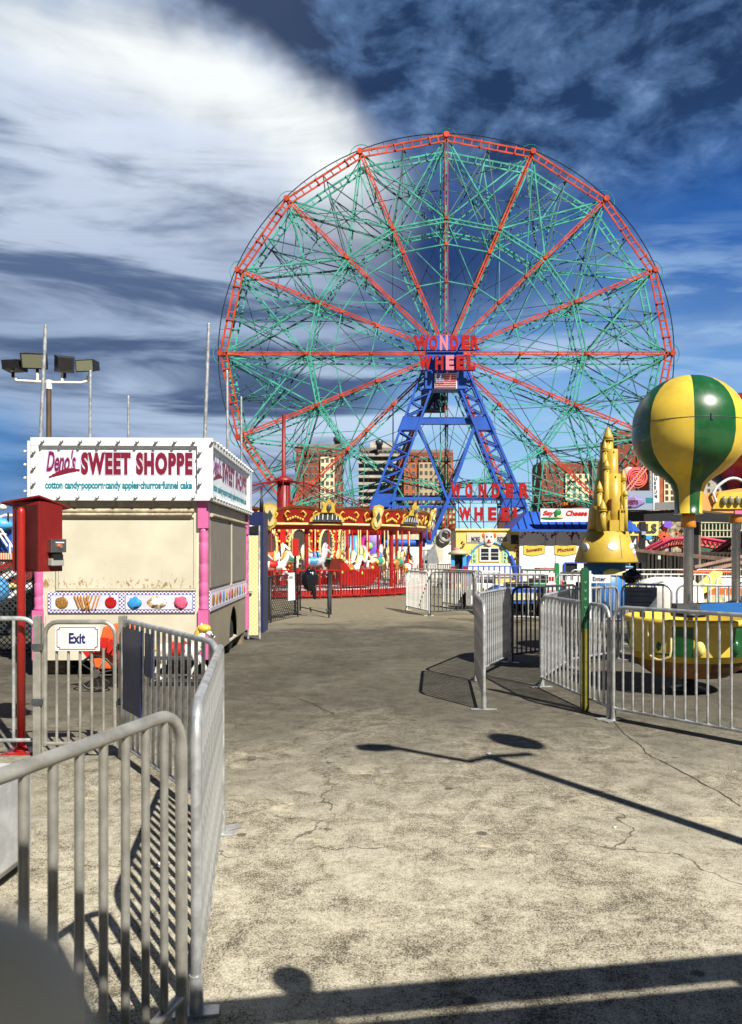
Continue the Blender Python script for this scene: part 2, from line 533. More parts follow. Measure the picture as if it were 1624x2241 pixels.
# concrete slab joints and a long crack, thin dark sheets just above the slab
crack_m = mat('crack_filler', srgb(66, 58, 47), .95)
def strip(pts, w, z=.004, wob=.0):
    mb = MB(); n = len(pts); L = []; Rr = []
    for i, p in enumerate(pts):
        a = pts[max(i - 1, 0)]; b_ = pts[min(i + 1, n - 1)]
        d = (b_ - a).normalized(); nn = Vector((-d.y, d.x, 0))
        ww = w * (.5 + random.random()) / 2
        L.append(p + nn * ww); Rr.append(p - nn * ww)
    vs = [Vector((q.x, q.y, z)) for q in L + Rr]
    return mb.add(vs, [(i, i + 1, n + i + 1, n + i) for i in range(n - 1)])
def wiggle(a, b_, n, amp):
    out_ = []
    off = 0
    for i in range(n + 1):
        off = off * .8 + random.uniform(-amp, amp)
        p = a.lerp(b_, i / n); d = (b_ - a).normalized()
        out_.append(p + Vector((-d.y, d.x, 0)) * off)
    return out_
for (a, b_, w) in (((1345, 1580), (1420, 1650), .008), ((1415, 1648), (1624, 1765), .009), ((640, 1525), (740, 1562), .010)):
    tag(strip(wiggle(G(*a), G(*b_), 26, .012), w).build('ground_crack', crack_m), None, None, None, 'structure')

# ================================================================ STEEL BARRIERS
bar_mesh = {}
def bar_obj(zb, zt, r):
    k = (round(zb, 3), round(zt, 3), round(r, 4))
    if k not in bar_mesh:
        m_ = MB().tube([(0, 0, zb), (0, 0, zt)], r, 8)
        me = bpy.data.meshes.new('bar')
        me.from_pydata([tuple(p) for p in m_.v], [], m_.f)
        me.polygons.foreach_set('use_smooth', m_.sm)
        bar_mesh[k] = me
    return bar_mesh[k]
def barrier(p0, p1, label, m=galv, h=1.09, zb=.12, gap=.115, rt=.019, rb=.0135, feet=(1, 1), bars=True, name='steel_barrier', cat='barrier', group='steel crowd barriers', corner=.13, footlen=.26, bar_m=None):
    p0 = Vector((p0[0], p0[1], 0)); p1 = Vector((p1[0], p1[1], 0))
    d = p1 - p0; L = d.length; rz = math.atan2(d.y, d.x)
    t = thing(name, label, cat, p0, rz, group)
    pts = [(0, 0, .012)]
    K = 6
    pts.append((0, 0, h - corner))
    for i in range(1, K + 1):
        a = PI / 2 * i / K
        pts.append((corner * (1 - math.cos(a)), 0, h - corner + corner * math.sin(a)))
    for i in range(K + 1):
        a = PI / 2 * i / K
        pts.append((L - corner + corner * math.sin(a), 0, h - corner + corner * math.cos(a)))
    pts.append((L, 0, .012))
    f = MB().tube(pts, rt, 10)
    f.tube([(rt * .6, 0, zb), (L - rt * .6, 0, zb)], rt * .85, 8)
    f.build('frame', m, t)
    n = max(2, round(L / gap))
    if bars:
        me = bar_obj(zb, h - .004, rb)
        for i in range(1, n):
            x = L * i / n
            b_ = bpy.data.objects.new('bar', me); col.objects.link(b_); b_.parent = t
            b_.location = (x, 0, 0)
            zt = h - .004
            if x < corner or L - x < corner:
                e = min(x, L - x); zt = h - corner + math.sqrt(max(0, corner ** 2 - (corner - e) ** 2)) - .004
            b_.scale = (1, 1, 1)
            if zt < h - .005:
                me2 = bar_obj(zb, zt, rb); b_.data = me2
            if not b_.data.materials: b_.data.materials.append(m)
            if b_.data.materials[0] != m:
                b_.material_slots[0].link = 'OBJECT'; b_.material_slots[0].material = m
    for i, x in enumerate((0.0, L)):
        if feet[i]:
            sgn = 1 if i == 0 else -1
            fm = MB()
            fm.box(x - .03, x + .03, -footlen / 2, footlen / 2, 0.004, .012)
            fm.tube([(x, 0, .012), (x, 0, .14)], rt * 1.35, 8)
            fm.build('foot', m, t)
    return t

# near left run
A1 = Vector((-.63, 2.67, 0)); A2 = Vector((-.858, 4.40, 0)); A3 = Vector((-1.93, 5.98, 0))
barrier((-1.37, .33), (-.642, 2.60), 'weathered steel barrier with wide flat bars nearest the camera at the lower left', galv_warm, rt=.021, rb=.0135, feet=(1, 0), gap=.1035)
barrier((-.615, 2.70), A2, 'steel barrier running away from the camera on the left, its bars seen nearly edge on', galv, feet=(1, 1), gap=.105, footlen=.16)
b3 = barrier((-.885, 4.46), A3, 'steel barrier with navy panels behind its bars, between the exit gate and the walkway', galv, feet=(1, 0))
d3 = (A3 - Vector((-.885, 4.46, 0))); L3 = d3.length
for a, z in ((L3 - .10, .42), (L3 - .62, .74)):
    w = .42 if a > L3 - .3 else .14
    pn = MB().box(a - w, a, .025, .035, z, 1.045); pn.build('panel', blue_dark, b3)
for (px, py) in ((84, 1650), (266, 1655)):
    pass
# gate posts either side of the exit gate
def gate_post(x, y, label):
    t = thing('gate_post', label, 'post', (x, y, 0), 0, 'steel posts of the exit gate')
    MB().box(-.03, .03, -.02, .02, 0, 1.12).build('post', galv_warm, t, bevel=.004)
    MB().tube([(.043, 0, 0.02), (.043, 0, 1.06)], .011, 8).build('side_tube', galv_warm, t)
    for z in (.42, .85):
        MB().box(-.036, .05, -.03, -.021, z, z + .05).build('clamp', steel_dark, t)
    return t
gate_post(-2.62, 6.03, 'square steel gate post standing left of the exit gate')
gate_post(-1.95, 6.03, 'square steel gate post standing right of the exit gate')
eg = thing('exit_gate', 'narrow steel swing gate with a white Exit sign on top', 'gate', (-2.56, 6.03, 0), 0)
Lg = .55
pts = [(0, 0, .10), (0, 0, .97)] + [(.10 - .10 * math.cos(a), 0, .97 + .10 * math.sin(a)) for a in (PI / 8, PI / 4, 3 * PI / 8, PI / 2)] + \
      [(Lg - .10 + .10 * math.sin(a), 0, .97 + .10 * math.cos(a)) for a in (0, PI / 8, PI / 4, 3 * PI / 8, PI / 2)] + [(Lg, 0, .10)]
MB().tube(pts + [], .018, 10).tube([(0, 0, .115), (Lg, 0, .115)], .015, 8).build('frame', galv_warm, eg)
for i in range(1, 6):
    MB().tube([(Lg * i / 6, 0, .12), (Lg * i / 6, 0, .86 if 1 <= i <= 5 else 1.0)], .0115, 8).build('bar', galv_warm, eg)
# sign plate with notched corners
w_, z0, z1 = .175, .845, 1.045
cx = Lg / 2 - .01
def notch(w, a, b_, k):
    return [(-w + k, a), (w - k, a), (w - k, a + k * .6), (w, a + k), (w, b_ - k), (w - k, b_ - k * .6), (w - k, b_), (-w + k, b_), (-w + k, b_ - k * .6), (-w, b_ - k), (-w, a + k), (-w + k, a + k * .6)]
sg = MB().box(cx - w_, cx + w_, -.030, -.022, z0, z1).build('sign', white, eg, bevel=.002)
mbx = MB(); mbx.prism(notch(w_ - .014, z0 + .012, z1 - .012, .02), (cx, -.0305, 0), (1, 0, 0), (0, 0, 1), (0, -1, 0), .0012)
mbx.build('sign_border', maroon, sg)
mbx = MB(); mbx.prism(notch(w_ - .020, z0 + .018, z1 - .018, .02), (cx, -.0320, 0), (1, 0, 0), (0, 0, 1), (0, -1, 0), .0012)
mbx.build('sign_face', white_rough, sg)
text('sign_lettering', 'Exit', sg, navy_text, (cx, -.0335, (z0 + z1) / 2), w=.13, h=.085, ext=.0015, bold=.035, shear=.0)
# barrier left of the red post
barrier((-3.95, 6.05), (-2.66, 6.12), 'steel barrier behind the red post at the left edge', galv, feet=(0, 0), gap=.19)

# right hand runs
barrier((2.325, 7.36), (3.90, 5.46), 'nearest steel barrier on the right, running out of the right edge before the balloon tub', galv, feet=(1, 0), gap=.105, rb=.0115)
barrier((2.03, 9.15), (2.30, 7.42), 'steel barrier behind the green and yellow height post, its bars lit white', galv, feet=(1, 1), gap=.11)
barrier((1.155, 7.85), (1.30, 9.55), 'steel barrier standing end on beside the walkway with its foot plate forward', galv, feet=(1, 0), gap=.10)
barrier((1.33, 9.60), (2.02, 11.15), 'steel barrier closing the inner side of the queue lane, second from the walkway', galv, feet=(0, 1), gap=.10)
barrier((2.06, 11.18), (3.25, 12.1), 'shaded steel barrier at the back of the queue lane left of the green post', steel_dark, feet=(0, 1), gap=.10)  # dark steel colour stands in for the shaded side of these bars
barrier((2.06, 9.2), (2.75, 10.65), 'steel barrier running back from the corner beside the height post', galv, feet=(0, 1), gap=.11)
barrier((2.80, 10.7), (3.70, 11.5), 'steel barrier behind the height post below the Enter sign', galv, feet=(0, 1), gap=.12)
g8 = barrier((4.05, 12.4), (4.70, 12.0), 'short steel barrier with a blank grey panel on its top half', galv, feet=(1, 1), gap=.12)
MB().box(.05, .55, -.035, -.022, .72, 1.05).build('panel', grey_paint, g8)
for z in (.80, .90, .97):
    MB().box(.12, .48, -.0375, -.0355, z, z + .012).build('print_line', steel_dark, g8)
barrier((4.78, 12.0), (6.60, 11.7), 'steel barrier behind the balloon ride pole, draped with a white cover', galv, feet=(1, 1), gap=.16)
# far centre group in front of the carousel
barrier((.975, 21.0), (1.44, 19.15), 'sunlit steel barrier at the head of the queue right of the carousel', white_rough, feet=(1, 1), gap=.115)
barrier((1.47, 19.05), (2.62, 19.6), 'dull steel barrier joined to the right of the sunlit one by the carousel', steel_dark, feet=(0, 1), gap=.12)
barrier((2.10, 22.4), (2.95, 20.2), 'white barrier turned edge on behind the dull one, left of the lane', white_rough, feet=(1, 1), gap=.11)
barrier((2.40, 17.6), (4.10, 17.4), 'steel barrier in front of the blue toy truck', galv, feet=(1, 1), gap=.13)
barrier((4.15, 17.3), (5.05, 17.2), 'steel barrier before the notice boards left of the castle', galv, feet=(1, 1), gap=.13)
barrier((5.15, 16.9), (5.75, 16.8), 'steel barrier in front of the blue castle base', galv, feet=(1, 1), gap=.13)
barrier((5.9, 17.4), (7.65, 17.3), 'white barrier before the orange and yellow ride car', white_rough, feet=(1, 1), gap=.17)
wb_ = barrier((7.2, 16.0), (8.6, 15.9), 'white barrier with a small white sign at the right edge', white_rough, feet=(1, 1), gap=.17)
s_ = MB().box(.08, 1.15, -.035, -.025, .86, 1.06).build('sign', white, wb_)
text('sign_lettering', 'Enter', s_, navy_text, (.55, -.036, .96), w=.30, h=.10, ext=.002, bold=.02)
for i, (a, b_) in enumerate((((5.6, 21.5), (7.0, 21.6)), ((7.1, 21.6), (9.1, 21.8)), ((9.2, 21.8), (10.9, 22.0)))):
    barrier(a, b_, ['grey barrier behind the black rubbish bag by the dark boardwalk', 'grey barrier behind the tall balloon pole by the dark boardwalk', 'grey barrier at the right edge below the wooden ramp'][i], galv, feet=(1, 1), gap=.2)

# ================================================================ RED CHANGE BOX ON ITS POST
rb = thing('coin_changer', 'red cabinet with a silver coin slot on a red post', 'coin changer', (-2.835, 6.22, 0))
MB().lathe([(.033, .012), (.033, 1.93), (.030, 1.955), (.020, 1.975), (.001, 1.985)], n=16).build('post', mat('red_post_paint', (.34, .016, .012), .35, 0, .1, 4, coat=.3), rb)
pl = MB().box(-.11, .11, -.11, .11, .002, .012); pl.lathe([(.06, .012), (.036, .05)], n=14); pl.build('base_plate', red, rb)
for sx_ in (-.08, .08):
    for sy_ in (-.08, .08):
        MB().lathe([(.012, .012), (.012, .022), (.006, .026)], c=(sx_, sy_, 0), n=6).build('bolt', steel_dark, rb)
# cabinet: front corner towards the camera
cab = MB()
Cn = P(86, 1200, 6.22); Lc = P(27, 1200, 6.30); Rc = P(137, 1200, 6.42)
base = [Vector((p.x, p.y, 1.458)) for p in (Lc, Cn, Rc)]
bk = base[0] + (base[2] - base[1])
base.append(bk)
topz = 2.03
cabinet = cab.hexa(base, [Vector((p.x, p.y, topz)) for p in base]).build('cabinet', mat('cabinet_red_paint', (.175, .010, .009), .4, 0, .12, 4), rb, world=True, bevel=.004)
e1 = (base[1] - base[0]).normalized(); e2 = (base[2] - base[1]).normalized()
nr = Vector((e2.y, -e2.x, 0))          # right face normal
# roof slab, sloped down to both sides
cc = (base[0] + base[2]) / 2
rf = MB()
rA = base[0] - e1 * .06 - e2 * .05; rB = base[1] + e1 * .02 - e2 * .02; rC = base[2] + e2 * .085 + e1 * .0; rD = bk + e2 * .08 - e1 * .06
lo_ = [Vector((rA.x, rA.y, 2.015)), Vector((rB.x, rB.y, 2.065)), Vector((rC.x, rC.y, 1.985)), Vector((rD.x, rD.y, 1.94))]
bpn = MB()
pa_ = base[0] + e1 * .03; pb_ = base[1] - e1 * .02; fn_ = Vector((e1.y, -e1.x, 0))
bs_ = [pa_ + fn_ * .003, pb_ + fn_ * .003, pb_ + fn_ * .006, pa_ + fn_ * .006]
bpn.hexa([Vector((p.x, p.y, 1.475)) for p in bs_], [Vector((p.x, p.y, 2.0)) for p in bs_]).build('shade_panel', mat('shaded_red_panel', (.050, .006, .006), .5, 0, .2, 5), rb, world=True)  # thin darker sheet laid on to paint this face as shaded
rf.hexa(lo_, [p + Vector((0, 0, .014)) for p in lo_]).build('roof', mat('cabinet_red_paint', (.175, .010, .009)), rb, world=True)
sh = MB(); q0 = rA + e1 * .01
sh.ball((q0.x, q0.y + .02, 1.985), .032, .032, .026, 12, 8); sh.build('lamp_globe', lens_m, rb, world=True)
def on_face(a, z, out_=0.0):
    p = base[1] + e2 * a + nr * out_
    return Vector((p.x, p.y, z))
fl = (base[2] - base[1]).length
def face_box(a0, a1, z0, z1, o0, o1, nm, m, par, bevel=0):
    q = MB(); bs = [on_face(a0, z0, o0), on_face(a1, z0, o0), on_face(a1, z0, o1), on_face(a0, z0, o1)]
    q.hexa(bs, [Vector((p.x, p.y, z1)) for p in bs]); return q.build(nm, m, par, world=True, bevel=bevel)
face_box(fl * .32, fl * .97, 1.615, 1.725, .0, .055, 'coin_slot_box', chrome, rb, .003)
face_box(fl * .50, fl * .86, 1.692, 1.702, .055, .059, 'slot', white, rb)
kb = MB(); kc = on_face(fl * .66, 1.668, .055); kb.cyl(kc, kc + nr * .022, .020, .016, 14); kb.build('knob', mat('copper_knob', (.55, .20, .10), .4, .4), rb, world=True)
face_box(fl * .36, fl * .90, 1.505, 1.565, .0, .05, 'coin_tray', grey_paint if False else mat('light_grey_metal', (.45, .47, .45), .4, .3, .15, 6), rb, .006)
face_box(fl * .42, fl * .84, 1.553, 1.600, .002, .052, 'tray_opening', black, rb)

# ================================================================ GREY UTILITY BOX, lower left
ub = thing('utility_box', 'low grey concrete box with chamfered corner behind the nearest barrier', 'utility box', (-1.985, 3.65, 0), R(-4))
mb = MB()
pr = [(-.5, .05), (.20, .05), (.235, .10), (.235, .52), (.205, .545), (-.5, .545)]
mb.prism(pr, (0, -.14, 0), (1, 0, 0), (0, 0, 1), (0, 1, 0), .42)
mb.build('housing', mat('pale_grey_concrete', (.40, .41, .42), .8, 0, .22, 7, .12, 50), ub, bevel=.006)
MB().box(-.45, .18, -.12, .24, 0, .05).build('plinth', black_matte, ub)
MB().box(-.5, .236, -.143, -.1405, .125, .132).build('seam', steel_dark, ub)

# ================================================================ FOREGROUND POST, blurred lower left corner
fp = thing('handrail_post', 'grey round topped metal post right beside the camera in the lower left corner', 'post', (-.0550, .10, 0.041))
MB().lathe([(.018, -.04), (.018, 1.523)] + [(.018 * math.cos(a), 1.523 + .018 * math.sin(a)) for a in [PI / 2 * i / 8 for i in range(1, 8)]] + [(.0005, 1.541)], n=32).build('post', mat('dull_grey_metal', (.36, .37, .37), .6, .1, .1, 8), fp)
MB().lathe([(.055, -.040), (.055, -.032), (.02, -.030)], n=24).build('base_flange', steel_dark, fp)
# ================================================================ OBSERVATION WHEEL
Dw = 70.0
Cw = P(977, 773, Dw)
RH = 495 / F * Dw; RV = 478 / F * Dw
GAPW = 3.0
def wp(r, deg, back=0.0):          # point on the wheel, deg clockwise from the top
    a = R(deg)
    return Vector((Cw.x + RH * r * math.sin(a), Dw + back, Cw.z + RV * r * math.cos(a)))
wheel = thing('observation_wheel', 'giant wheel with orange red front spokes and teal lattice behind, standing over the park', 'ferris wheel', (Cw.x, Dw, 0))
WB = lambda mb, n, m, par=None: mb.build(n, m, par or wheel, world=True)
NS = 16
# spokes
for k in range(NS):
    dg = k * 22.5
    a = wp(.05, dg); b_ = wp(1.0, dg)
    side = Vector((math.cos(R(dg)), 0, -math.sin(R(dg))))
    mb = MB()
    for s_ in (-1, 1):
        mb.bar(a + side * .11 * s_, b_ + side * .11 * s_, .078, .12)
    for j in range(26):
        p = a.lerp(b_, (j + .5) / 26)
        mb.bar(p - side * .10, p + side * .10, .07, .04)
    sp = WB(mb, 'spoke', coral)
    for r_ in (.33, .50, .62):
        p = wp(r_, dg)
        nb = MB().bar(p + Vector((0, -.14, 0)), p + Vector((0, .14, 0)), .30, .30)
        WB(nb, 'node_plate', coral, wheel)
    a = wp(.05, dg, GAPW); b_ = wp(1.0, dg, GAPW)
    mb = MB()
    for s_ in (-1, 1):
        mb.bar(a + side * .27 * s_, b_ + side * .27 * s_, .09, .12)
    for j in range(30):
        p = a.lerp(b_, j / 30); q = a.lerp(b_, (j + 1) / 30); s_ = 1 if j % 2 else -1
        mb.bar(p + side * .25 * s_, q - side * .25 * s_, .05, .03)
    WB(mb, 'back_spoke', teal)
# rims
for back, m_, nm in ((0.0, coral, 'front_rim'), (GAPW, teal, 'back_rim')):
    for k in range(NS):
        a = wp(1.0, k * 22.5, back); b_ = wp(1.0, (k + 1) * 22.5, back)
        rad = (wp(1, k * 22.5 + 11.25, back) - wp(0, 0, back)).normalized()
        mb = MB(); mb.bar(a, b_, .11, .16)
        a2 = a - rad * .55; b2 = b_ - rad * .55
        mb.bar(a2, b2, .09, .14)
        n = 10
        for j in range(1, n):
            p = a.lerp(b_, j / n); w = .10 if j % 4 else .38
            mb.bar(p + rad * .1, p - rad * .60, w, .10)
        WB(mb, nm, m_)
for k in range(NS):
    p = wp(1.0, k * 22.5)
    d = (p - wp(0, 0)).normalized()
    mb = MB(); mb.cyl(p + Vector((0, -.18, 0)), p + Vector((0, .18, 0)), .27, .27, 8)
    WB(mb, 'joint_plate', coral)
    # little hoop at every joint
    side = Vector((d.z, 0, -d.x))
    c0 = wp(1.0, k * 22.5, .2) - d * .35
    hp = [c0 + side * (1.05 * math.cos(t)) + d * (1.05 * math.sin(t)) for t in [PI * i / 10 for i in range(11)]]
    WB(MB().tube(hp, .035, 4), 'hoop', teal)
# outer cable ring with pickets
steel_wire = mat('dark_cable', (.025, .045, .06), .5, .3)
ring = [wp(1.0, d, .2) + (wp(1, d) - wp(0, 0)).normalized() * (.22) for d in range(0, 360, 3)]
WB(MB().tube(ring, .05, 4, closed=True), 'outer_cable', steel_wire)
for i in range(NS):
    for j in range(6):
        dg = i * 22.5 + 3.2 + j * 3.2
        cr = math.cos(R(11.25)) / math.cos(R((dg % 22.5) - 11.25))
        WB(MB().bar(wp(cr, dg, .1), wp(1.0, dg, .2) + (wp(1, dg) - wp(0, 0)).normalized() * .22, .035, .03), 'ring_picket', steel_wire)
# mid ring, inner rings, braces
dark_teal = mat('shaded_dark_teal', (.014, .085, .08), .5, 0, .5, .5)  # darker teal paints in the shade on the wheel's undersides
def link(r0, d0, b0, r1, d1, b1, w, mb):
    mb.bar(wp(r0, d0, b0), wp(r1, d1, b1), w, w)
for back in (0.0, GAPW):
    for k in range(NS):
        a = wp(.62, k * 22.5, back); b_ = wp(.62, (k + 1) * 22.5, back)
        off = Vector((0, 0, 0)) + (a - wp(0, 0, back)).normalized() * .35
        mb = MB().bar(a, b_, .13, .12).bar(a - off, b_ - (b_ - wp(0, 0, back)).normalized() * .35, .10, .10)
        for j in range(8):
            p = a.lerp(b_, j / 8); q = (a - off).lerp(b_ - (b_ - wp(0, 0, back)).normalized() * .35, (j + 1) / 8)
            mb.bar(p, q, .04, .04)
        WB(mb, 'mid_ring', teal)
def piece(nm, m_, r0, a0, b0, r1, a1, b1, w):
    WB(MB().bar(wp(r0, a0, b0), wp(r1, a1, b1), w, w), nm, m_)
for k in range(NS):
    d0 = k * 22.5; d1 = d0 + 22.5; dm = d0 + 11.25
    B = GAPW
    for r_ in (.50, .33):
        piece('inner_ring', teal, r_, d0, 0, r_, d1, 0, .10)
    cr = math.cos(R(11.25))
    piece('brace', teal, 1.0, d0, .2, .62, d1, .2, .12); piece('brace', teal, 1.0, d1, .25, .62, d0, .25, .12)
    piece('brace', dark_teal, cr * .97, dm, .2, .62, d0, .2, .09); piece('brace', dark_teal, cr * .97, dm, .25, .62, d1, .25, .09)
    piece('back_brace', dark_teal, 1.0, d0, B, .62, d1, B, .15); piece('back_brace', teal, 1.0, d1, B + .1, .62, d0, B + .1, .13)
    piece('back_brace', teal, cr * .97, dm, B, .76, dm, B, .10)
    piece('back_brace', dark_teal, cr * .97, dm, B, .62, d0, B, .09); piece('back_brace', teal, cr * .97, dm, B + .1, .62, d1, B + .1, .09)
    for (ra, da, ba, rb_, db, bb) in ((1.0, d0, .1, .50, d1, .1), (1.0, d1, .1, .50, d0, .1), (.62, d0, .1, .33, d1, .1), (cr * .98, dm, B, .50, d0, B), (cr * .98, dm, B, .50, d1, B), (.82, d0, B, .82, d1, B), (.82, d0, 1.5, 1.0, d1, 1.5)):
        piece('web_rod', teal if ba < 1 else dark_teal, ra, da, ba, rb_, db, bb, .06)
    for r_ in (.33, .50, .62, .82, 1.0):
        piece('cross_tie', dark_teal, r_, d0, 0, r_, d0, B, .09)
    piece('cross_tie', teal, cr, dm, 0, cr, dm, B, .09)
    for (ra, ba, rb_, bb) in ((1.0, 0, .82, B), (.82, 0, .62, B), (.62, B, .33, 0)):
        piece('diagonal_tie', dark_teal, ra, d0, ba, rb_, d0, bb, .06)
    for (ra, da, ba, rb_, db, bb) in ((.62, d0, B, .10, d0 + 80, B), (.50, d0, 0, .10, d0 - 75, .5), (.62, d0, 0, .33, d1, B), (.33, d0, B, .62, d1, 0), (.98, d0, 1.5, .55, d0 + 45, 1.5)):
        piece('tension_rod', steel_wire, ra, da, ba, rb_, db, bb, .045)
    # curved running rails for the sliding cars
    for sgn in ((1,) if k % 2 else (1, -1)):
        for o_ in (0, .045):
            dd = 22.5 * sgn
            P0 = wp(.97 - o_, d0 + 2 * sgn, 1.5); P1 = wp(.80 - o_, d0 + 3 * sgn, 1.5); P2 = wp(.88 - o_, d0 + dd * .95, 1.5); P3 = wp(.60 - o_, d0 + dd * 1.05, 1.5)
            cv = []
            for i in range(13):
                t = i / 12
                cv.append(P0 * (1 - t) ** 3 + P1 * 3 * t * (1 - t) ** 2 + P2 * 3 * t * t * (1 - t) + P3 * t ** 3)
            WB(MB().tube(cv, .045, 4), 'car_rail', teal)
    # turning loop at the mid ring
    c0 = wp(.60, d0, 1.6)
    lp = [c0 + Vector((.85 * math.cos(t), 0, .85 * math.sin(t))) for t in [2 * PI * i / 14 for i in range(14)]]
    WB(MB().tube(lp, .035, 4, closed=True), 'rail_loop', teal)
WB(MB().cyl(wp(0, 0, -.6), wp(0, 0, GAPW + .6), 1.0, 1.0, 20), 'hub', blue_dark)
for b0 in (-.1, GAPW + .1):
    WB(MB().cyl(wp(0, 0, b0 - .08), wp(0, 0, b0 + .08), 1.7, 1.7, 24), 'hub_plate', coral if b0 < 1 else teal)

# supporting tower
def tower(Df, suffix_m, par, nm):
    m_ = suffix_m
    legs = []
    for sgn in (-1, 1):
        k = Df / 66.0
        xt = Cw.x * Df / Dw - .05; zt = Cw.z - .9
        top_c = Vector((P(977, 800, Df).x + sgn * P(0, 0, Df).length * 0 + sgn * 1.75, Df, P(0, 805, Df).z))
        slope = (P(812, 1110, Df) - P(925, 810, Df)) if sgn < 0 else (P(1150, 1110, Df) - P(1024, 810, Df))
        xo = P(925, 0, Df).x if sgn < 0 else P(1024, 0, Df).x
        zo = P(0, 810, Df).z
        dx = slope.x / slope.z
        out_top = Vector((xo, Df, zo)); out_bot = Vector((xo + dx * (0 - zo), Df, 0))
        mb = MB()
        wt, wbm = 1.30, 1.75
        in_top = out_top + Vector((-sgn * wt, 0, 0)); in_bot = out_bot + Vector((-sgn * wbm, 0, 0))
        for dy in (0, 1.0):
            v_y = Vector((0, dy, 0))
            mb.bar(out_top + v_y, out_bot + v_y, .42, .18); mb.bar(in_top + v_y, in_bot + v_y, .42, .18)
            n = 26
            for j in range(n):
                a, b_ = ((out_top, out_bot), (in_top, in_bot))
                p = out_top.lerp(out_bot, j / n); q = in_top.lerp(in_bot, (j + 1) / n)
                if j % 2: p = in_top.lerp(in_bot, j / n); q = out_top.lerp(out_bot, (j + 1) / n)
                mb.bar(p + v_y, q + v_y, .12, .10)
        for f_ in (.235, .62):       # solid gusset plates
            for (t0, t1) in ((f_, f_ + .065),):
                A = out_top.lerp(out_bot, t0); B_ = out_top.lerp(out_bot, t1); C_ = in_top.lerp(in_bot, t1); D_ = in_top.lerp(in_bot, t0)
                e = Vector((0, -.12, 0)); s2 = Vector((sgn * .2, 0, 0))
                mb.hexa([A + s2 + e, B_ + s2 + e, C_ - s2 + e, D_ - s2 + e], [A + s2 + e * -9, B_ + s2 + e * -9, C_ - s2 + e * -9, D_ - s2 + e * -9])
        legs.append((out_top, out_bot, in_top, in_bot))
        WB(mb, nm, m_, par)
    return legs
tw = WB(MB().box(P(935, 0, 66).x, P(1015, 0, 66).x, 66.2, 68.6, P(0, 812, 66).z, P(0, 736, 66).z), 'support_tower', blue)
legsF = tower(66.0, blue, tw, 'tower_leg')
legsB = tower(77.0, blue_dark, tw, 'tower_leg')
for lf, h_, m_ in ((legsF, .50, blue), (legsB, .65, blue_dark)):
    for f_ in (.265, .655):
        a = lf[0][2].lerp(lf[0][3], f_); b_ = lf[1][2].lerp(lf[1][3], f_)
        hh = h_ if f_ < .5 else h_ * .55
        WB(MB().bar(a + Vector((0, .5, .2)), b_ + Vector((0, .5, .2)), h_, hh), 'cross_beam', m_, tw)
        if f_ > .5: WB(MB().bar(a + Vector((0, .5, -.5)), b_ + Vector((0, .5, -.5)), h_ * .5, .2), 'cross_beam', m_, tw)
a = legsF[1][2].lerp(legsF[1][3], .28); mid = legsF[0][2].lerp(legsF[0][3], .655).lerp(legsF[1][2].lerp(legsF[1][3], .655), .5)
a0 = legsF[0][2].lerp(legsF[0][3], .28)
l_ = legsF[0][2].lerp(legsF[0][3], .66); r_ = legsF[1][2].lerp(legsF[1][3], .66)
for p, q_, w in ((a, mid, .28), (a0, mid, .20), (mid, Vector((P(915, 0, 66).x, 66, 0)), .33), (l_, Vector((P(925, 0, 66).x, 66, .5)), .42), (r_, Vector((P(1060, 0, 66).x, 66, .5)), .33)):
    WB(MB().bar(p, q_, w, w), 'diagonal_strut', blue, tw)
a = legsB[0][2].lerp(legsB[0][3], .28); b_ = legsB[1][2].lerp(legsB[1][3], .28); m0 = legsB[0][2].lerp(legsB[0][3], .66); m1 = legsB[1][2].lerp(legsB[1][3], .66)
for p, q_ in ((a, m0.lerp(m1, .55)), (b_, m0.lerp(m1, .45)), (m0.lerp(m1, .5), Vector((m0.x + 1, 77, 0)))):
    WB(MB().bar(p, q_, .26, .26), 'rear_strut', blue_dark, tw)
for s_ in (0, 1):
    WB(MB().bar(legsF[s_][0].lerp(legsF[s_][1], .05), legsB[s_][0].lerp(legsB[s_][1], .05), .3, .3), 'top_tie', blue_dark, tw)
WB(MB().box(P(928, 0, 72).x, P(985, 0, 72).x, 74.5, 76.5, P(0, 898, 75).z, P(0, 852, 75).z), 'machine_room', blue_dark, tw)
WB(MB().box(P(930, 0, 66).x, P(1020, 0, 66).x, 65.7, 67.5, P(0, 852, 66).z, P(0, 812, 66).z), 'platform', blue, tw)
# letters
letter_red = mat('red_sign_letters', (.34, .012, .014), .6, 0, .25, 3, spec=.15)
letter_pink = mat('bulb_covered_sign_letters', (.60, .18, .24), .45, 0, .3, 30)
lettering = [('W', 905, 940, 735, 768), ('O', 939, 957, 735, 768), ('N', 962, 980, 735, 768), ('D', 985, 1003, 735, 768), ('E', 1009, 1027, 735, 767), ('R', 1030, 1048, 735, 766),
             ('W', 918, 944, 779, 811), ('H', 952, 970, 779, 811), ('E', 975, 993, 779, 811), ('E', 998, 1016, 779, 811), ('L', 1021, 1040, 779, 811)]
frame_mb = MB()
for (a, b_, zt, zb_) in ((905, 1048, 736, 767), (918, 1041, 780, 811)):
    for y_ in (zt, zb_):
        frame_mb.bar(P(a, y_, 65.2), P(b_, y_, 65.2), .10, .10)
    frame_mb.bar(P(935, (zt + zb_) / 2, 65.2), P(935, (zt + zb_) / 2, 66.4), .1, .1); frame_mb.bar(P(1010, (zt + zb_) / 2, 65.2), P(1010, (zt + zb_) / 2, 66.4), .1, .1)
WB(frame_mb, 'letter_frame', blue, tw)
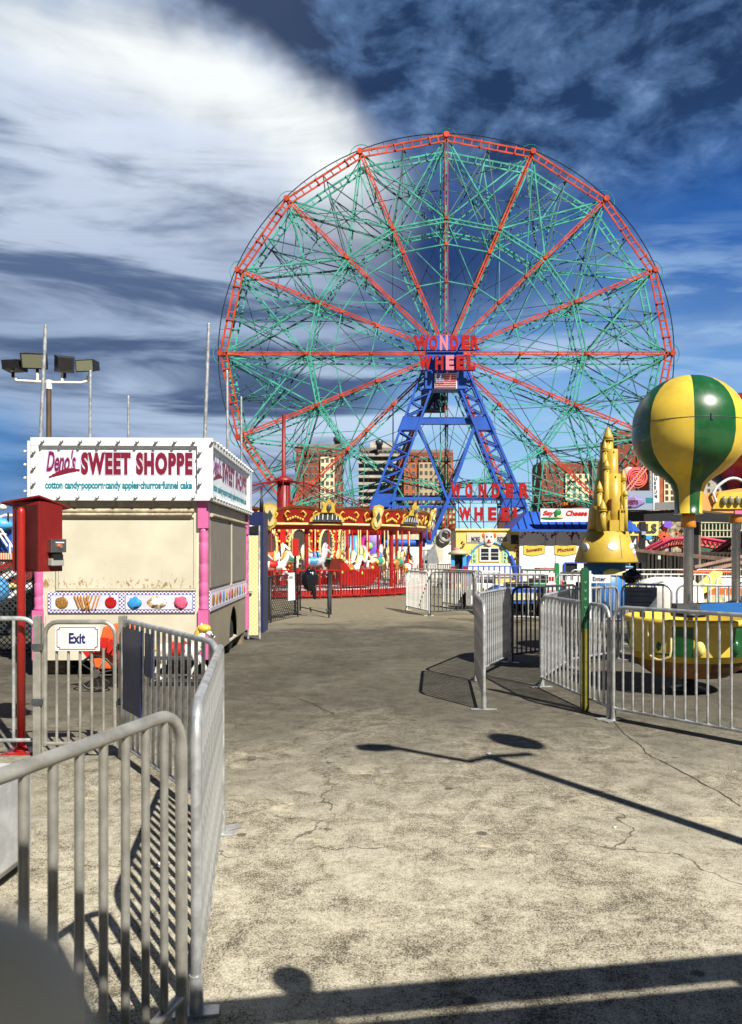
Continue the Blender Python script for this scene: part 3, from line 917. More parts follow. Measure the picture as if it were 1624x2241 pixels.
for i, (ch, x0, x1, y0, y1) in enumerate(lettering):
    a = P(x0, y0, 65); b_ = P(x1, y1, 65)
    text('letter', ch, tw, letter_pink if i in (2, 8) else letter_red, ((a.x + b_.x) / 2, 65, (a.z + b_.z) / 2), w=b_.x - a.x, h=a.z - b_.z, ext=.25, bold=.06, world=True)
# flag board
fb = WB(MB().box(P(951, 0, 65.5).x, P(1000, 0, 65.5).x, 65.4, 65.6, P(0, 851, 65.5).z, P(0, 817, 65.5).z), 'flag', white, tw)
x0 = P(952.5, 0, 65.4).x; x1 = P(998.5, 0, 65.4).x; z1 = P(0, 819, 65.4).z; z0 = P(0, 849, 65.4).z
H13 = (z1 - z0) / 13
mb = MB()
for i in range(0, 13, 2):
    mb.box(x0, x1, 65.34, 65.397, z1 - (i + .8) * H13, z1 - i * H13, 0)
mb.box(x0, x0 + (x1 - x0) * .42, 65.30, 65.337, z1 - 7 * H13, z1, 1)
for r_ in range(5):
    for q in range(6):
        mb.box(x0 + .06 + q * .125, x0 + .12 + q * .125, 65.27, 65.297, z1 - .13 - r_ * .15, z1 - .07 - r_ * .15, 2)
WB(mb, 'flag_print', [mat('flag_red', (.55, .08, .10), .5), mat('flag_blue', (.10, .09, .35), .5), white], tw)

# ================================================================ APARTMENT TOWERS BEHIND
brick = mat('red_brick', (.22, .055, .030), .85, 0, .25, .4)
brick_o = mat('orange_brick', (.36, .10, .040), .85, 0, .2, .4)
cream_wall = mat('cream_render', (.68, .60, .40), .8, 0, .08, .2)
slab_grey = mat('grey_concrete', (.20, .19, .17), .8, 0, .2, .3)
slab_pale = mat('pale_concrete', (.42, .40, .36), .8, 0, .2, .3)
win_m = mat('window_glass', (.05, .05, .05), .2)
win_frame = mat('window_frame_paint', (.50, .45, .36), .6)
def tower_block(px0, px1, pytop, D, bands, label, roof_m=slab_grey, rows=14, depth=14, base_m=brick, side=0):
    """bands: list of (u0,u1,material,proud,window columns)"""
    x0 = P(px0, 0, D).x; x1 = P(px1, 0, D).x; zt = P(0, pytop, D).z
    t = thing('apartment_tower', label, 'building', ((x0 + x1) / 2, D, 0), 0, 'apartment towers beyond the wheel')
    WB(MB().box(x0, x1, D, D + depth, 0, zt), 'wall', base_m, t)
    WB(MB().box(x0 + .1, x1 - .1, D + .3, D + depth - .3, zt, zt + .9), 'parapet', roof_m, t)
    w0 = MB().box(-.46, .46, -.10, -.02, -.62, .62, 0).box(-.40, -.03, -.13, -.101, -.56, .56, 1).box(.03, .40, -.13, -.101, -.56, .56, 1)
    proto = None
    k = 0
    for (u0, u1, m_, proud, nc) in bands:
        a = x0 + (x1 - x0) * u0; b_ = x0 + (x1 - x0) * u1
        if m_ is not None:
            WB(MB().box(a, b_, D - proud, D - .002, 0, zt - 3.2), 'facade_bay', m_, t)
        fh = (zt - 1.0) / rows
        for r_ in range(rows):
            z = zt - 2.0 - r_ * fh
            if z < 6: break
            for c_ in range(nc):
                if k >= 98: break
                x = a + (b_ - a) * (c_ + .5) / nc
                sx = min(1.0, (b_ - a) / nc / 1.7)
                if proto is None:
                    proto = w0.build('window', [win_frame, win_m], t)
                    o_ = proto
                else:
                    o_ = inst(proto, 'window', t)
                o_.location = (x - (x0 + x1) / 2, -proud, z)
                k += 1
    return t
DB = 240
t1 = tower_block(648, 748, 978, DB, [(0.0, .18, None, 0, 1), (.18, .50, brick, .5, 3), (.54, .84, cream_wall, .8, 3), (.88, 1.0, None, 0, 1)], 'red brick tower with a bright cream bay, leftmost behind the wheel')
t2 = tower_block(785, 880, 985, 265, [(0, 1, slab_grey, .4, 0)], 'dark grey slab tower with rows of balconies, left of the blue wheel legs', base_m=slab_grey)
x0 = P(785, 0, 265).x; x1 = P(880, 0, 265).x; zt = P(0, 985, 265).z
for i in range(13):
    z = zt - 2.4 - i * 2.45
    bal = WB(MB().box(x0 - .3, x1 + .3, 262.6, 264.55, z, z + .9), 'balcony', slab_pale, t2)
    mb = MB()
    for j in range(9):
        xx = x0 + (x1 - x0) * (j + .5) / 9
        mb.box(xx - .65, xx + .65, 264.45, 264.56, z + 1.1, z + 2.1)
    WB(mb, 'window_row', win_m, t2)
WB(MB().box(x0 + 4, x1 - 3, 268, 272, zt, zt + 3.2), 'roof_room', slab_pale, t2)
t3 = tower_block(884, 992, 990, DB, [(0, .26, brick_o, .4, 2), (.30, .70, mat('tan_render', (.40, .32, .20), .8, 0, .1, .2), .7, 4), (.74, 1.0, brick_o, .3, 2)], 'orange brick and tan tower seen between the blue wheel legs')
tower_block(1185, 1288, 1015, DB, [(0, .42, brick, .3, 3), (.50, 1.0, cream_wall, .7, 4)], 'dark brick and cream tower between the wheel and the castle')
tower_block(1350, 1428, 945, DB + 10, [(0, .5, brick, .3, 2), (.55, 1.0, brick, .5, 3)], 'tall dark brick tower behind the castle spire')
tower_block(1296, 1348, 1010, DB + 40, [(0, 1, None, 0, 2)], 'narrow dark building just left of the castle spire', base_m=slab_grey)
tower_block(1436, 1500, 1022, DB - 20, [(0, .22, brick_o, .3, 0), (.25, 1.0, cream_wall, .5, 4)], 'cream tower with an orange brick edge, left of the striped balloon')
tower_block(1500, 1600, 1020, DB + 15, [(0, 1.0, slab_pale, .5, 5)], 'pale concrete block seen between the two balloons', base_m=slab_grey)
for (px, py0, label) in ((738, 955, 'small black roof tank on the leftmost brick tower'), (830, 962, 'black water tank on the grey slab tower')):
    p = P(px, py0 + 22, DB + 22)
    tt = thing('water_tank', label, 'water tank', p, 0, 'roof water tanks')
    MB().lathe([(1.0, 0), (1.0, 1.6), (1.3, 1.7), (1.3, 3.0), (.05, 3.9)], n=12).build('tank', steel_dark, tt)
# ================================================================ CANDY TRAILER
tr = thing('concession_trailer', 'cream candy trailer with a bulb framed white sign box and pink corner columns', 'food trailer', (-2.10, 9.95, 0), math.atan(.027))
TW, TL = 2.25, 3.80          # width (towards -x), length (towards +y)
rust_cream = bpy.data.materials.new('rust_streaked_cream_paint'); rust_cream.use_nodes = True
def rusty(m, base, zline, zspan, amt=1.0):
    t = NT(m.node_tree); b = m.node_tree.nodes['Principled BSDF']
    tcn = t.n('ShaderNodeTexCoord'); o = tcn.outputs['Object']
    s = t.n('ShaderNodeSeparateXYZ'); t.link(o, s.inputs[0])
    n1 = t.noise(o, 15, 6, .70, .6, map=((0, 0, 0), (1.3, 1.3, .75)))
    n2 = t.noise(o, 24, 5, .7, .3, map=((0, 0, 0), (1.0, 1.0, .9), (4, 4, 4)))
    n3 = t.noise(o, 2.2, 4, .5)
    c = t.mix(t.ramp(n3, .35, .7), tuple(x * .86 for x in base), base)
    near = t.gauss(s.outputs[2], zline, zspan)
    f = t.m('MULTIPLY', t.ramp(t.m('ADD', n1, t.m('MULTIPLY', near, .12)), .655, .70), near)
    c = t.mix(t.m('MULTIPLY', f, .85 * amt), c, (.26, .13, .022))
    f2 = t.ramp(n2, .64, .72)
    c = t.mix(t.m('MULTIPLY', f2, .45 * amt), c, (.20, .17, .11))
    t.link(c, b.inputs['Base Color']); b.inputs['Roughness'].default_value = .5
    return m
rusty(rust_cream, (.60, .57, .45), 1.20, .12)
side_cream = rusty(bpy.data.materials.new('dirty_shaded_side') if False else (lambda m: (setattr(m, 'use_nodes', True), m)[1])(bpy.data.materials.new('dirty_shaded_cream')), (.25, .225, .165), 1.1, .5)  # rusty side paint; its darker base carries the shade of this side
curtain = mat('shaded_grey_curtain', (.20, .18, .15), .75, 0, .2, 5, stretch=(1, 5, .6))  # curtain grey, kept dark to hold the shade on this side
ins = .03
ZB, ZT = .21, 2.36
# body with a wheel arch on the right side
body = MB()
body.box(-TW + ins, -ins, ins, ins + .01, ZB, ZT)                               # front wall
body.box(-TW + ins, -ins, TL - ins - .01, TL - ins, ZB, ZT)                        # rear wall
body.box(-TW + ins, -TW + ins + .01, ins + .011, TL - ins - .011, ZB, ZT)              # left wall
body.box(-TW + ins, -ins, ins, TL - ins, ZT + .001, ZT + .02)                        # ceiling
body.box(-TW + ins + .012, -ins - .012, ins + .012, TL - ins - .012, ZB + .001, ZB + .03)  # floor
body.build('body', rust_cream, tr)
# right wall polygon with arch (y,z)
wy, wr = 2.30, .42
arch = [(wy + wr * math.cos(a), .22 + .50 * math.sin(a) * 1.05) for a in [PI * i / 12 for i in range(13)]]
poly = [(ins, ZB), (wy - wr, ZB)] + arch[::-1] + [(TL - ins, ZB), (TL - ins, ZT), (ins, ZT)]
mbw = MB()
# fan out as strips so the concave outline stays clean
xs = -ins
cols_ = [ins, wy - wr] + [wy - wr * math.cos(PI * i / 12) for i in range(1, 12)] + [wy + wr, TL - ins]
def zlow(y):
    if wy - wr < y < wy + wr: return .22 + .525 * math.sqrt(max(0, 1 - ((y - wy) / wr) ** 2))
    return ZB
for a, b_ in zip(cols_[:-1], cols_[1:]):
    mbw.hexa([(xs - .01, a, zlow(a)), (xs, a, zlow(a)), (xs, b_, zlow(b_)), (xs - .01, b_, zlow(b_))], [(xs - .01, a, ZT), (xs, a, ZT), (xs, b_, ZT), (xs - .01, b_, ZT)])
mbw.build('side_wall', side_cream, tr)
wl = thing('wheel', None, None, (-.17, wy, .30)); wl.parent = tr; 
wm = MB().lathe([(.10, -.10), (.22, -.10), (.27, -.07), (.28, 0), (.27, .07), (.22, .10), (.10, .10)], n=24)
for v in wm.v: v.x, v.z = v.z, v.x
wm.build('tyre', black_matte, wl)
wm = MB().cyl((-.06, 0, 0), (.06, 0, 0), .15, .12, 16); wm.build('rim', white_rough, wl)
MB().box(-.55, -.20, wy - .55, wy + .55, .23, .9).build('wheel_well', black_matte, tr)
for (x, y) in ((-.18, TL - .25), (-TW + .2, TL - .3), (-TW + .2, .35), (-.5, .5)):
    MB().box(x - .12, x + .12, y - .12, y + .12, 0, ZB).build('support_block', wood, tr)
MB().box(-TW + .15, -.35, .6, TL - .6, .06, .2).build('chassis', black_matte, tr)
# corner columns with turned detail
def column_mesh(z0=.22, z1=2.36):
    m_ = MB()
    zz = [z0, .88, .90, 1.02, 1.04, 1.20, 1.22, 1.40, 1.42, 1.62, 1.64, 1.86, 1.90, z1]
    m_.box(-.066, .066, -.066, .066, z0, .86); m_.box(-.066, .066, -.066, .066, 1.92, z1)
    m_.lathe([(.062, .861), (.066, .88), (.054, .91), (.060, .95), (.060, 1.02), (.052, 1.04), (.062, 1.06), (.060, 1.20), (.053, 1.22), (.061, 1.24), (.056, 1.27), (.061, 1.30), (.061, 1.44),
              (.053, 1.46), (.060, 1.48), (.060, 1.62), (.060, 1.72), (.052, 1.74), (.060, 1.77), (.060, 1.84), (.054, 1.88), (.062, 1.919)], n=16)
    return m_
c0 = column_mesh().build('corner_column', pink, tr); c0.location = (-.075, .045, 0)
for (x, y) in ((-.05, TL - .03), (-TW + .055, .045), (-TW + .055, TL - .05)):
    inst(c0, 'corner_column', tr, (x, y, 0))
# fascia moulding, shutter and awning roll on the front
MB().box(-1.93, -.20, .006, .028, 1.14, 2.03).build('shutter', rust_cream, tr, bevel=.003)
mb = MB()
for (a, b_, c_, d_) in ((-1.96, -.17, 2.06, 2.10), (-1.96, -.17, 1.115, 1.138), (-.195, -.17, 1.14, 2.06), (-1.96, -1.935, 1.14, 2.06)):
    mb.box(a, b_, -.006, .029, c_, d_)
mb.build('shutter_trim', cream, tr)
mb = MB()
mb.tube([(-1.95, -.012, 2.145), (-.19, -.012, 2.145)], .028, 10).tube([(-1.93, -.03, 2.095), (-.21, -.03, 2.095)], .020, 10)
mb.build('awning_roll', mat('stained_cream_canvas', (.46, .40, .28), .7, 0, .35, 12, dirt=((.12, .09, .05), .7, 6)), tr)
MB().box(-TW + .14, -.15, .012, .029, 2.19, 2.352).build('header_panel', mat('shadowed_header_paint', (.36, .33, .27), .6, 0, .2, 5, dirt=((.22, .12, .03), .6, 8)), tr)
MB().box(-TW + .15, -.16, .012, .029, .215, .80).build('skirt', rust_cream, tr)
# menu strip
def checker(name, c1, c2, scale, rz=PI / 4):
    m = bpy.data.materials.new(name); m.use_nodes = True
    t = NT(m.node_tree); b = m.node_tree.nodes['Principled BSDF']
    tcn = t.n('ShaderNodeTexCoord'); mp = t.n('ShaderNodeMapping'); t.link(tcn.outputs['Object'], mp.inputs[0])
    mp.inputs['Location'].default_value = (.0131, .0173, .0111)
    ch = t.n('ShaderNodeTexChecker'); t.link(mp.outputs[0], ch.inputs[0]); ch.inputs['Scale'].default_value = scale
    ch.inputs[1].default_value = (*c1, 1); ch.inputs[2].default_value = (*c2, 1)
    t.link(ch.outputs[0], b.inputs['Base Color']); b.inputs['Roughness'].default_value = .5
    return m
chk = checker('blue_white_checks', (.10, .08, .30), (.80, .78, .78), 42)
menu_w = mat('menu_panel_print', (.62, .62, .72), .4, 0, .15, 3)
mp_ = MB().box(-2.06, -.175, -.004, .0118, .83, 1.095).build('menu_board', chk, tr)
for (a, b_) in ((-2.02, -1.16), (-1.07, -.215)):
    MB().box(a - .008, b_ + .008, -.0065, -.0045, .862, 1.063).build('panel_border', mat('dull_blue', (.10, .14, .38), .5), mp_)
    MB().box(a, b_, -.009, -.007, .87, 1.055).build('menu_panel', menu_w, mp_)
def blob(c, rx, rz, m_, nm, par, dy=.012, n=16, wob=.25):
    q = MB().ball((c[0], -.009, c[1]), rx, dy, rz, n, 8, wob=wob)
    return q.build(nm, m_, par)
def foods(par, x_, flip=1):
    nutty = mat('nut_coating', (.34, .17, .03), .6, 0, .6, 60, 1.0, 90)
    churro = mat('churro_pastry', (.52, .24, .05), .6, 0, .4, 40)
    q = MB().ball((x_(-1.885), -.009, .955), .085, .012, .08, 16, 8, wob=.1).build('candy_apple', nutty, par)
    MB().bar((x_(-1.87), -.014, 1.03), (x_(-1.855), -.014, 1.07), .018, .01).build('stick', brown, q)
    for i, (a, b_) in enumerate(((-1.72, -1.66), (-1.68, -1.615), (-1.64, -1.60), (-1.60, -1.56), (-1.53, -1.585), (-1.49, -1.56), (-1.44, -1.49), (-1.40, -1.45), (-1.56, -1.52))):
        MB().bar((x_(a), -.013 - i * .001, 1.05), (x_(b_), -.013 - i * .001, .895 - .012 * (i % 3)), .034, .012).build('churro', churro, par)
    q = MB().ball((x_(-1.26), -.009, .955), .078, .012, .078, 16, 8).build('red_apple', mat('candy_red', (.36, .010, .012), .12), par)
    MB().bar((x_(-1.26), -.014, 1.02), (x_(-1.27), -.014, 1.055), .012, .01).build('stick', brown, q)
    blob((x_(-.955), .955), .088, .085, mat('blue_candyfloss', (.035, .27, .62), .9, 0, .3, 14), 'blue_candyfloss', par, wob=.5)
    q = MB().ball((x_(-.67), -.009, .960), .125, .012, .082, 18, 8, wob=.25).build('funnel_cake', mat('sugared_batter', (.55, .38, .16), .8, 0, .6, 30), par)
    q = MB().ball((x_(-.66), -.013, .965), .105, .012, .062, 18, 8, wob=.5).build('icing_sugar', mat('icing_sugar', (.72, .76, .80), .8, 0, .35, 40), par)
    blob((x_(-.36), .955), .090, .082, mat('pink_candyfloss', (.66, .10, .20), .9, 0, .3, 14), 'pink_candyfloss', par, wob=.5)
foods(mp_, lambda x: x)
# side: shutters, menu, skirt lips
for (a, b_) in ((.20, 1.90), (2.0, 3.62)):
    MB().box(-.029, -.010, a, b_, 1.14, 2.03).build('side_shutter', curtain, tr)
MB().box(-.028, -.002, 1.905, 1.995, 1.10, 2.08).build('side_mullion', cream, tr)
MB().tube([(-.0, .18, 2.10), (-.0, 3.64, 2.10)], .028, 8).build('side_awning_roll', MATS['stained_cream_canvas'], tr)
ms = MB().box(-.028, -.006, .16, 3.64, .83, 1.095).build('side_menu_board', chk, tr)
MB().box(-.006, -.003, .20, 1.86, .865, 1.06).build('menu_panel', menu_w, ms); MB().box(-.006, -.003, 1.95, 3.60, .865, 1.06).build('menu_panel', menu_w, ms)
cols6 = [MATS['nut_coating'], MATS['churro_pastry'], MATS['candy_red'], MATS['blue_candyfloss'], MATS['sugared_batter'], MATS['pink_candyfloss']]
for j in range(12):
    y = .34 + j * .275
    MB().ball((-.004, y, .962), .010, .10, .078, 12, 8, wob=.3).build('food_print', cols6[j % 6], ms)
# sign box
SX0, SX1, SY0, SY1, SZ0, SZ1 = -TW + .0, .065, -.10, TL + .06, 2.262, 3.075
SZ0 = 2.27
box_ = MB()
box_.box(SX0 + .06, SX1 - .06, SY0 + .06, SY1 - .06, SZ0 + .09, SZ1 - .03)
sb = box_.build('sign_box', white_rough, tr)
fr = MB()
fr.box(SX0, SX1, SY0, SY0 + .06, SZ1 - .105, SZ1); fr.box(SX0, SX1, SY0, SY0 + .06, SZ0, SZ0 + .085)
fr.box(SX0, SX0 + .10, SY0 + .001, SY0 + .059, SZ0 + .086, SZ1 - .106); fr.box(SX1 - .20, SX1, SY0 + .001, SY0 + .059, SZ0 + .086, SZ1 - .106)
fr.build('sign_frame', white, sb, bevel=.004)
fr = MB()
fr.box(SX1 - .06, SX1 - .001, SY0 + .061, SY1, SZ1 - .105, SZ1 - .001); fr.box(SX1 - .06, SX1 - .001, SY0 + .061, SY1, SZ0 + .001, SZ0 + .085)
fr.box(SX1 - .06, SX1 - .002, SY1 - .30, SY1 - .001, SZ0 + .086, SZ1 - .106)
fr.build('side_sign_frame', white, sb)
fr = MB(); fr.box(SX0 - .045, SX0 - .002, SY0 + .02, SY0 + .08, SZ0 + .03, SZ1 - .04); fr.box(SX0 + .001, SX0 + .06, SY0 + .061, SY1, SZ0, SZ1 - .002); fr.build('left_sign_edge', white, sb)
fw = SX1 - .20 - (SX0 + .10)
face_c = (SX0 + .10 + SX1 - .20) / 2
sface = MB().box(SX0 + .102, SX1 - .202, SY0 + .045, SY0 + .0585, SZ0 + .087, SZ1 - .107).build('sign_face', mat('pale_blue_white_face', (.74, .82, .86), .3, 0, .05, 2), sb)
yf = SY0 + .0445
zc = (SZ0 + SZ1) / 2
def sweet(par, o, ux, w_, depthn, k=1.0):
    ux = Vector(ux); o = Vector(o); nv = Vector(depthn)
    up = Vector((0, 0, 1))
    L0 = o + ux * (-.5 * w_)
    # big words
    c_big = o + ux * (w_ * .118) + up * .075
    text('shop_name_outline', 'SWEET SHOPPE', par, lilac_line, c_big, ux, w=w_ * .745, h=.325, ext=.001, bold=.105, space=1.16)
    text('shop_name_highlight', 'SWEET SHOPPE', par, white, c_big + nv * .0015, ux, w=w_ * .737, h=.312, ext=.001, bold=.085, space=1.16)
    text('shop_name', 'SWEET SHOPPE', par, maroon, c_big + nv * .003, ux, w=w_ * .728, h=.295, ext=.001, bold=.062, space=1.16)
    c_s = o + ux * (-w_ * .375) + up * .105
    text('owner_name_outline', "Deno's", par, lilac_line, c_s, ux, w=w_ * .205, h=.30, ext=.001, bold=.07, shear=.35)
    text('owner_name', "Deno's", par, maroon, c_s + nv * .0015, ux, w=w_ * .190, h=.27, ext=.001, bold=.022, shear=.35)
    sw = []
    for i in range(9):
        t_ = i / 8
        sw.append(o + ux * (w_ * (-.455 + .20 * t_)) + up * (-.105 + .105 * math.sin(t_ * PI * .55) - .01 * t_) + nv * .002)
    q = MB()
    for i in range(8):
        th = .05 * math.sin(PI * (i + .8) / 9) + .012
        q.bar(sw[i], sw[i + 1], .002, th) if abs(ux.x) > .5 else q.bar(sw[i], sw[i + 1], .002, th)
    q.build('swash', maroon, par)
    text('menu_line', 'cotton candy·popcorn·candy apples·churros·funnel cake', par, teal_text, o + up * -.215, ux, w=w_ * .96, h=.135, ext=.001, bold=.05, space=1.0)
sweet(sface, (face_c, yf, zc + .0), (1, 0, 0), fw * .97, (0, -1, 0))
sl_ = (SY1 - .30) - (SY0 + .06)
sface2 = MB().box(SX1 - .0595, SX1 - .045, SY0 + .062, SY1 - .301, SZ0 + .087, SZ1 - .107).build('side_sign_face', MATS['pale_blue_white_face'], sb)
sweet(sface2, (SX1 - .0445, (SY0 + .06 + SY1 - .30) / 2, zc), (0, 1, 0), sl_ * .96, (1, 0, 0))
# bulbs
bb = MB().lathe([(.021, 0), (.021, .010), (.010, .012), (.011, .020)], n=10, mi=0)
bb.ball((0, 0, .040), .020, .020, .022, 10, 7, 1)
for v in bb.v: v.y, v.z = -v.z, v.y
bulb = bb.build('bulb', [steel_dark, lens_m], sb)
spots = [(SX0 + .16 + i * (fw + .14) / 9, SZ1 - .05) for i in range(10)] + [(SX0 + .36 + i * (fw - .06) / 8, SZ0 + .042) for i in range(9)]
spots += [(SX0 + .05, SZ0 + .22 + i * .2) for i in range(3)] + [(SX1 - .16, SZ0 + .22 + i * .2) for i in range(3)]
bulb.location = (spots[0][0], SY0, spots[0][1])
for (x, z) in spots[1:]:
    inst(bulb, 'bulb', sb, (x, SY0, z))
for i in range(16):
    for z in (SZ1 - .05, SZ0 + .042):
        inst(bulb, 'bulb', sb, (SX1, SY0 + .15 + i * .235, z), PI / 2)
for i in range(4):
    inst(bulb, 'bulb', sb, (SX0 - .045, SY0 + .05, SZ0 + .12 + i * .17), -PI / 2)
MB().box(SX0 + .03, SX1 - .03, SY0 + .03, SY1 - .03, SZ1 - .029, SZ1 - .01).build('roof', grey_paint, tr)

# cream perforated gate behind the trailer
def pf(p):    # ground point to xy
    return p
yg = thing('yellow_door', 'cream perforated metal door with a steel tube frame behind the trailer', 'door', (G(541, 1400).x, 13.95, 0), math.radians(0))
x0 = P(543, 0, 14.0).x; x1 = P(567, 0, 14.0).x
zt = P(0, 1172, 14).z; zbm = P(0, 1390, 14).z
WB(MB().box(x0, x1, 14.0, 14.04, zbm, zt), 'perforated_sheet', checker('perforated_cream_sheet', (.74, .66, .36), (.60, .52, .26), 26), yg)
fr = MB().tube([(x0, 14, .02), (x0, 14, zt + .18), (x1 + .01, 14, zt + .18), (x1 + .01, 14, .02)], .022, 8)
WB(fr, 'frame', galv, yg)
WB(MB().bar(P(545, 1295, 13.95), P(553, 1295, 13.95), .03, .03), 'latch', galv, yg)
nb = thing('navy_cabinet', 'tall navy ride cabinet standing behind the cream perforated door', 'cabinet', P(566, 1205, 15.2).xy.to_3d())
x0 = P(545, 0, 15.2).x; x1 = P(576, 0, 15.2).x
WB(MB().box(x0, x1, 15.2, 15.9, 0, P(0, 1120, 15.2).z), 'body', blue_dark, nb)
WB(MB().box(x0 + .02, x1 - .1, 15.185, 15.198, P(0, 1168, 15.2).z, P(0, 1150, 15.2).z), 'window', black, nb)
WB(MB().lathe([(.04, 0), (.04, .2), (.02, .25), (.02, .5)], c=(x1 - .06, 15.4, P(0, 1120, 15.2).z), n=8), 'finial', black, nb)

# ================================================================ TOY COACH AND HORSE by the exit gate
ct = thing('toy_coach', 'orange toy coach body with one large spoked black wheel behind the exit gate', 'toy coach', (-3.12, 8.95, 0))
prof = [(-.16, .24), (.22, .24), (.27, .34), (.24, .42), (.28, .70), (.18, .76), (-.02, .74), (-.08, .50), (-.20, .40)]
MB().prism(prof, (0, .04, 0), (1, 0, 0), (0, 0, 1), (0, 1, 0), .42).build('body', orange, ct, bevel=.02)
fender = [(.10 + .30 * math.cos(a), .24 + .30 * math.sin(a)) for a in [PI * (i / 12) for i in range(0, 10)]]
q = MB()
for a, b_ in zip(fender[:-1], fender[1:]):
    q.bar((a[0] - .12, -.02, a[1]), (b_[0] - .12, -.02, b_[1]), .16, .025, up=(0, 1, 0))
q.build('mudguard', red_bright, ct)
whl = thing('wheel', None, None, (-.05, -.10, .215)); whl.parent = ct
MB().tube([(.20 * math.cos(t), 0, .20 * math.sin(t)) for t in [2 * PI * i / 28 for i in range(28)]], .014, 8, closed=True).build('tyre', black, whl)
q = MB()
for i in range(8):
    a = 2 * PI * i / 8 + .2
    q.bar((.03 * math.cos(a), 0, .03 * math.sin(a)), (.19 * math.cos(a), 0, .19 * math.sin(a)), .010, .010)
q.build('spokes', steel_dark, whl)
q = MB().cyl((0, -.03, 0), (0, .03, 0), .048, .040, 16); q.build('hub', chrome, whl)
text('letter', 'T', ct, cream, (.20, .035, .62), w=.035, h=.045, ext=.003)
MB().box(.30, 1.0, .10, .14, .34, .38).build('shaft', steel_dark, ct)

def horse_mesh(mb, s=1.0, o=(0, 0, 0), legs='gallop'):
    """a carousel horse facing +x, belly height about 0.55"""
    o = Vector(o)
    q = lambda *p: o + Vector(p) * s
    mb.tube([q(-.42, 0, .66), q(-.34, 0, .70), q(-.18, 0, .69), q(.0, 0, .66), q(.18, 0, .68), q(.30, 0, .72), q(.38, 0, .78)], [.05 * s, .145 * s, .155 * s, .14 * s, .155 * s, .13 * s, .09 * s], 10)
    mb.tube([q(.28, 0, .74), q(.40, 0, .90), q(.46, 0, 1.05), q(.47, 0, 1.13)], [.12 * s, .09 * s, .07 * s, .055 * s], 8)
    mb.tube([q(.43, 0, 1.13), q(.52, 0, 1.09), q(.62, 0, 1.00), q(.68, 0, .95)], [.055 * s, .068 * s, .045 * s, .035 * s], 8)
    for sy in (-1, 1):
        mb.tube([q(.43, .035 * sy, 1.16), q(.43, .04 * sy, 1.24)], [.022 * s, .004], 5)
        mb.tube([q(.28, .07 * sy, .64), q(.42 if sy > 0 else .36, .07 * sy, .46), q(.50 if sy > 0 else .28, .07 * sy, .34), q(.44 if sy > 0 else .20, .07 * sy, .20), q(.48 if sy > 0 else .24, .07 * sy, .15)], [.07 * s, .045 * s, .035 * s, .025 * s, .034 * s], 7)
        mb.tube([q(-.32, .07 * sy, .64), q(-.36 if sy > 0 else -.28, .08 * sy, .46), q(-.48 if sy > 0 else -.42, .08 * sy, .34), q(-.44 if sy > 0 else -.50, .08 * sy, .18), q(-.38 if sy > 0 else -.46, .08 * sy, .12)], [.09 * s, .055 * s, .038 * s, .026 * s, .034 * s], 7)
def horse_extras(par, s, mm, ms, o=(0, 0, 0)):
    o = Vector(o); q = lambda *p: o + Vector(p) * s
    MB().tube([q(.30, 0, .90), q(.36, 0, 1.04), q(.40, 0, 1.16), q(.47, 0, 1.18)], [.05 * s, .07 * s, .05 * s, .02 * s], 7).build('mane', mm, par)
    MB().tube([q(-.42, 0, .72), q(-.55, 0, .72), q(-.60, 0, .55), q(-.56, 0, .36)], [.03 * s, .05 * s, .06 * s, .01], 7).build('tail', mm, par)
    MB().tube([q(-.16, 0, .72), q(.0, 0, .70), q(.14, 0, .73)], [.165 * s, .160 * s, .165 * s], 10).build('saddle', ms, par)
hs = thing('toy_horse', 'white toy horse with gold helmet and red harness in front of the trailer', 'toy horse', (-2.33, 9.35, -.02))
mb = MB(); horse_mesh(mb, .62); mb.build('body', white_rough, hs)
horse_extras(hs, .62, gold, red_bright)
MB().ball((.30, 0, .70), .085, .07, .055, 12, 8).build('helmet', gold, hs)
MB().ball((.40, -.02, .62), .03, .03, .03, 10, 6).build('muzzle_stud', chrome, hs)
MB().box(-.35, .36, -.12, .12, .02, .07).build('plinth', black, hs)

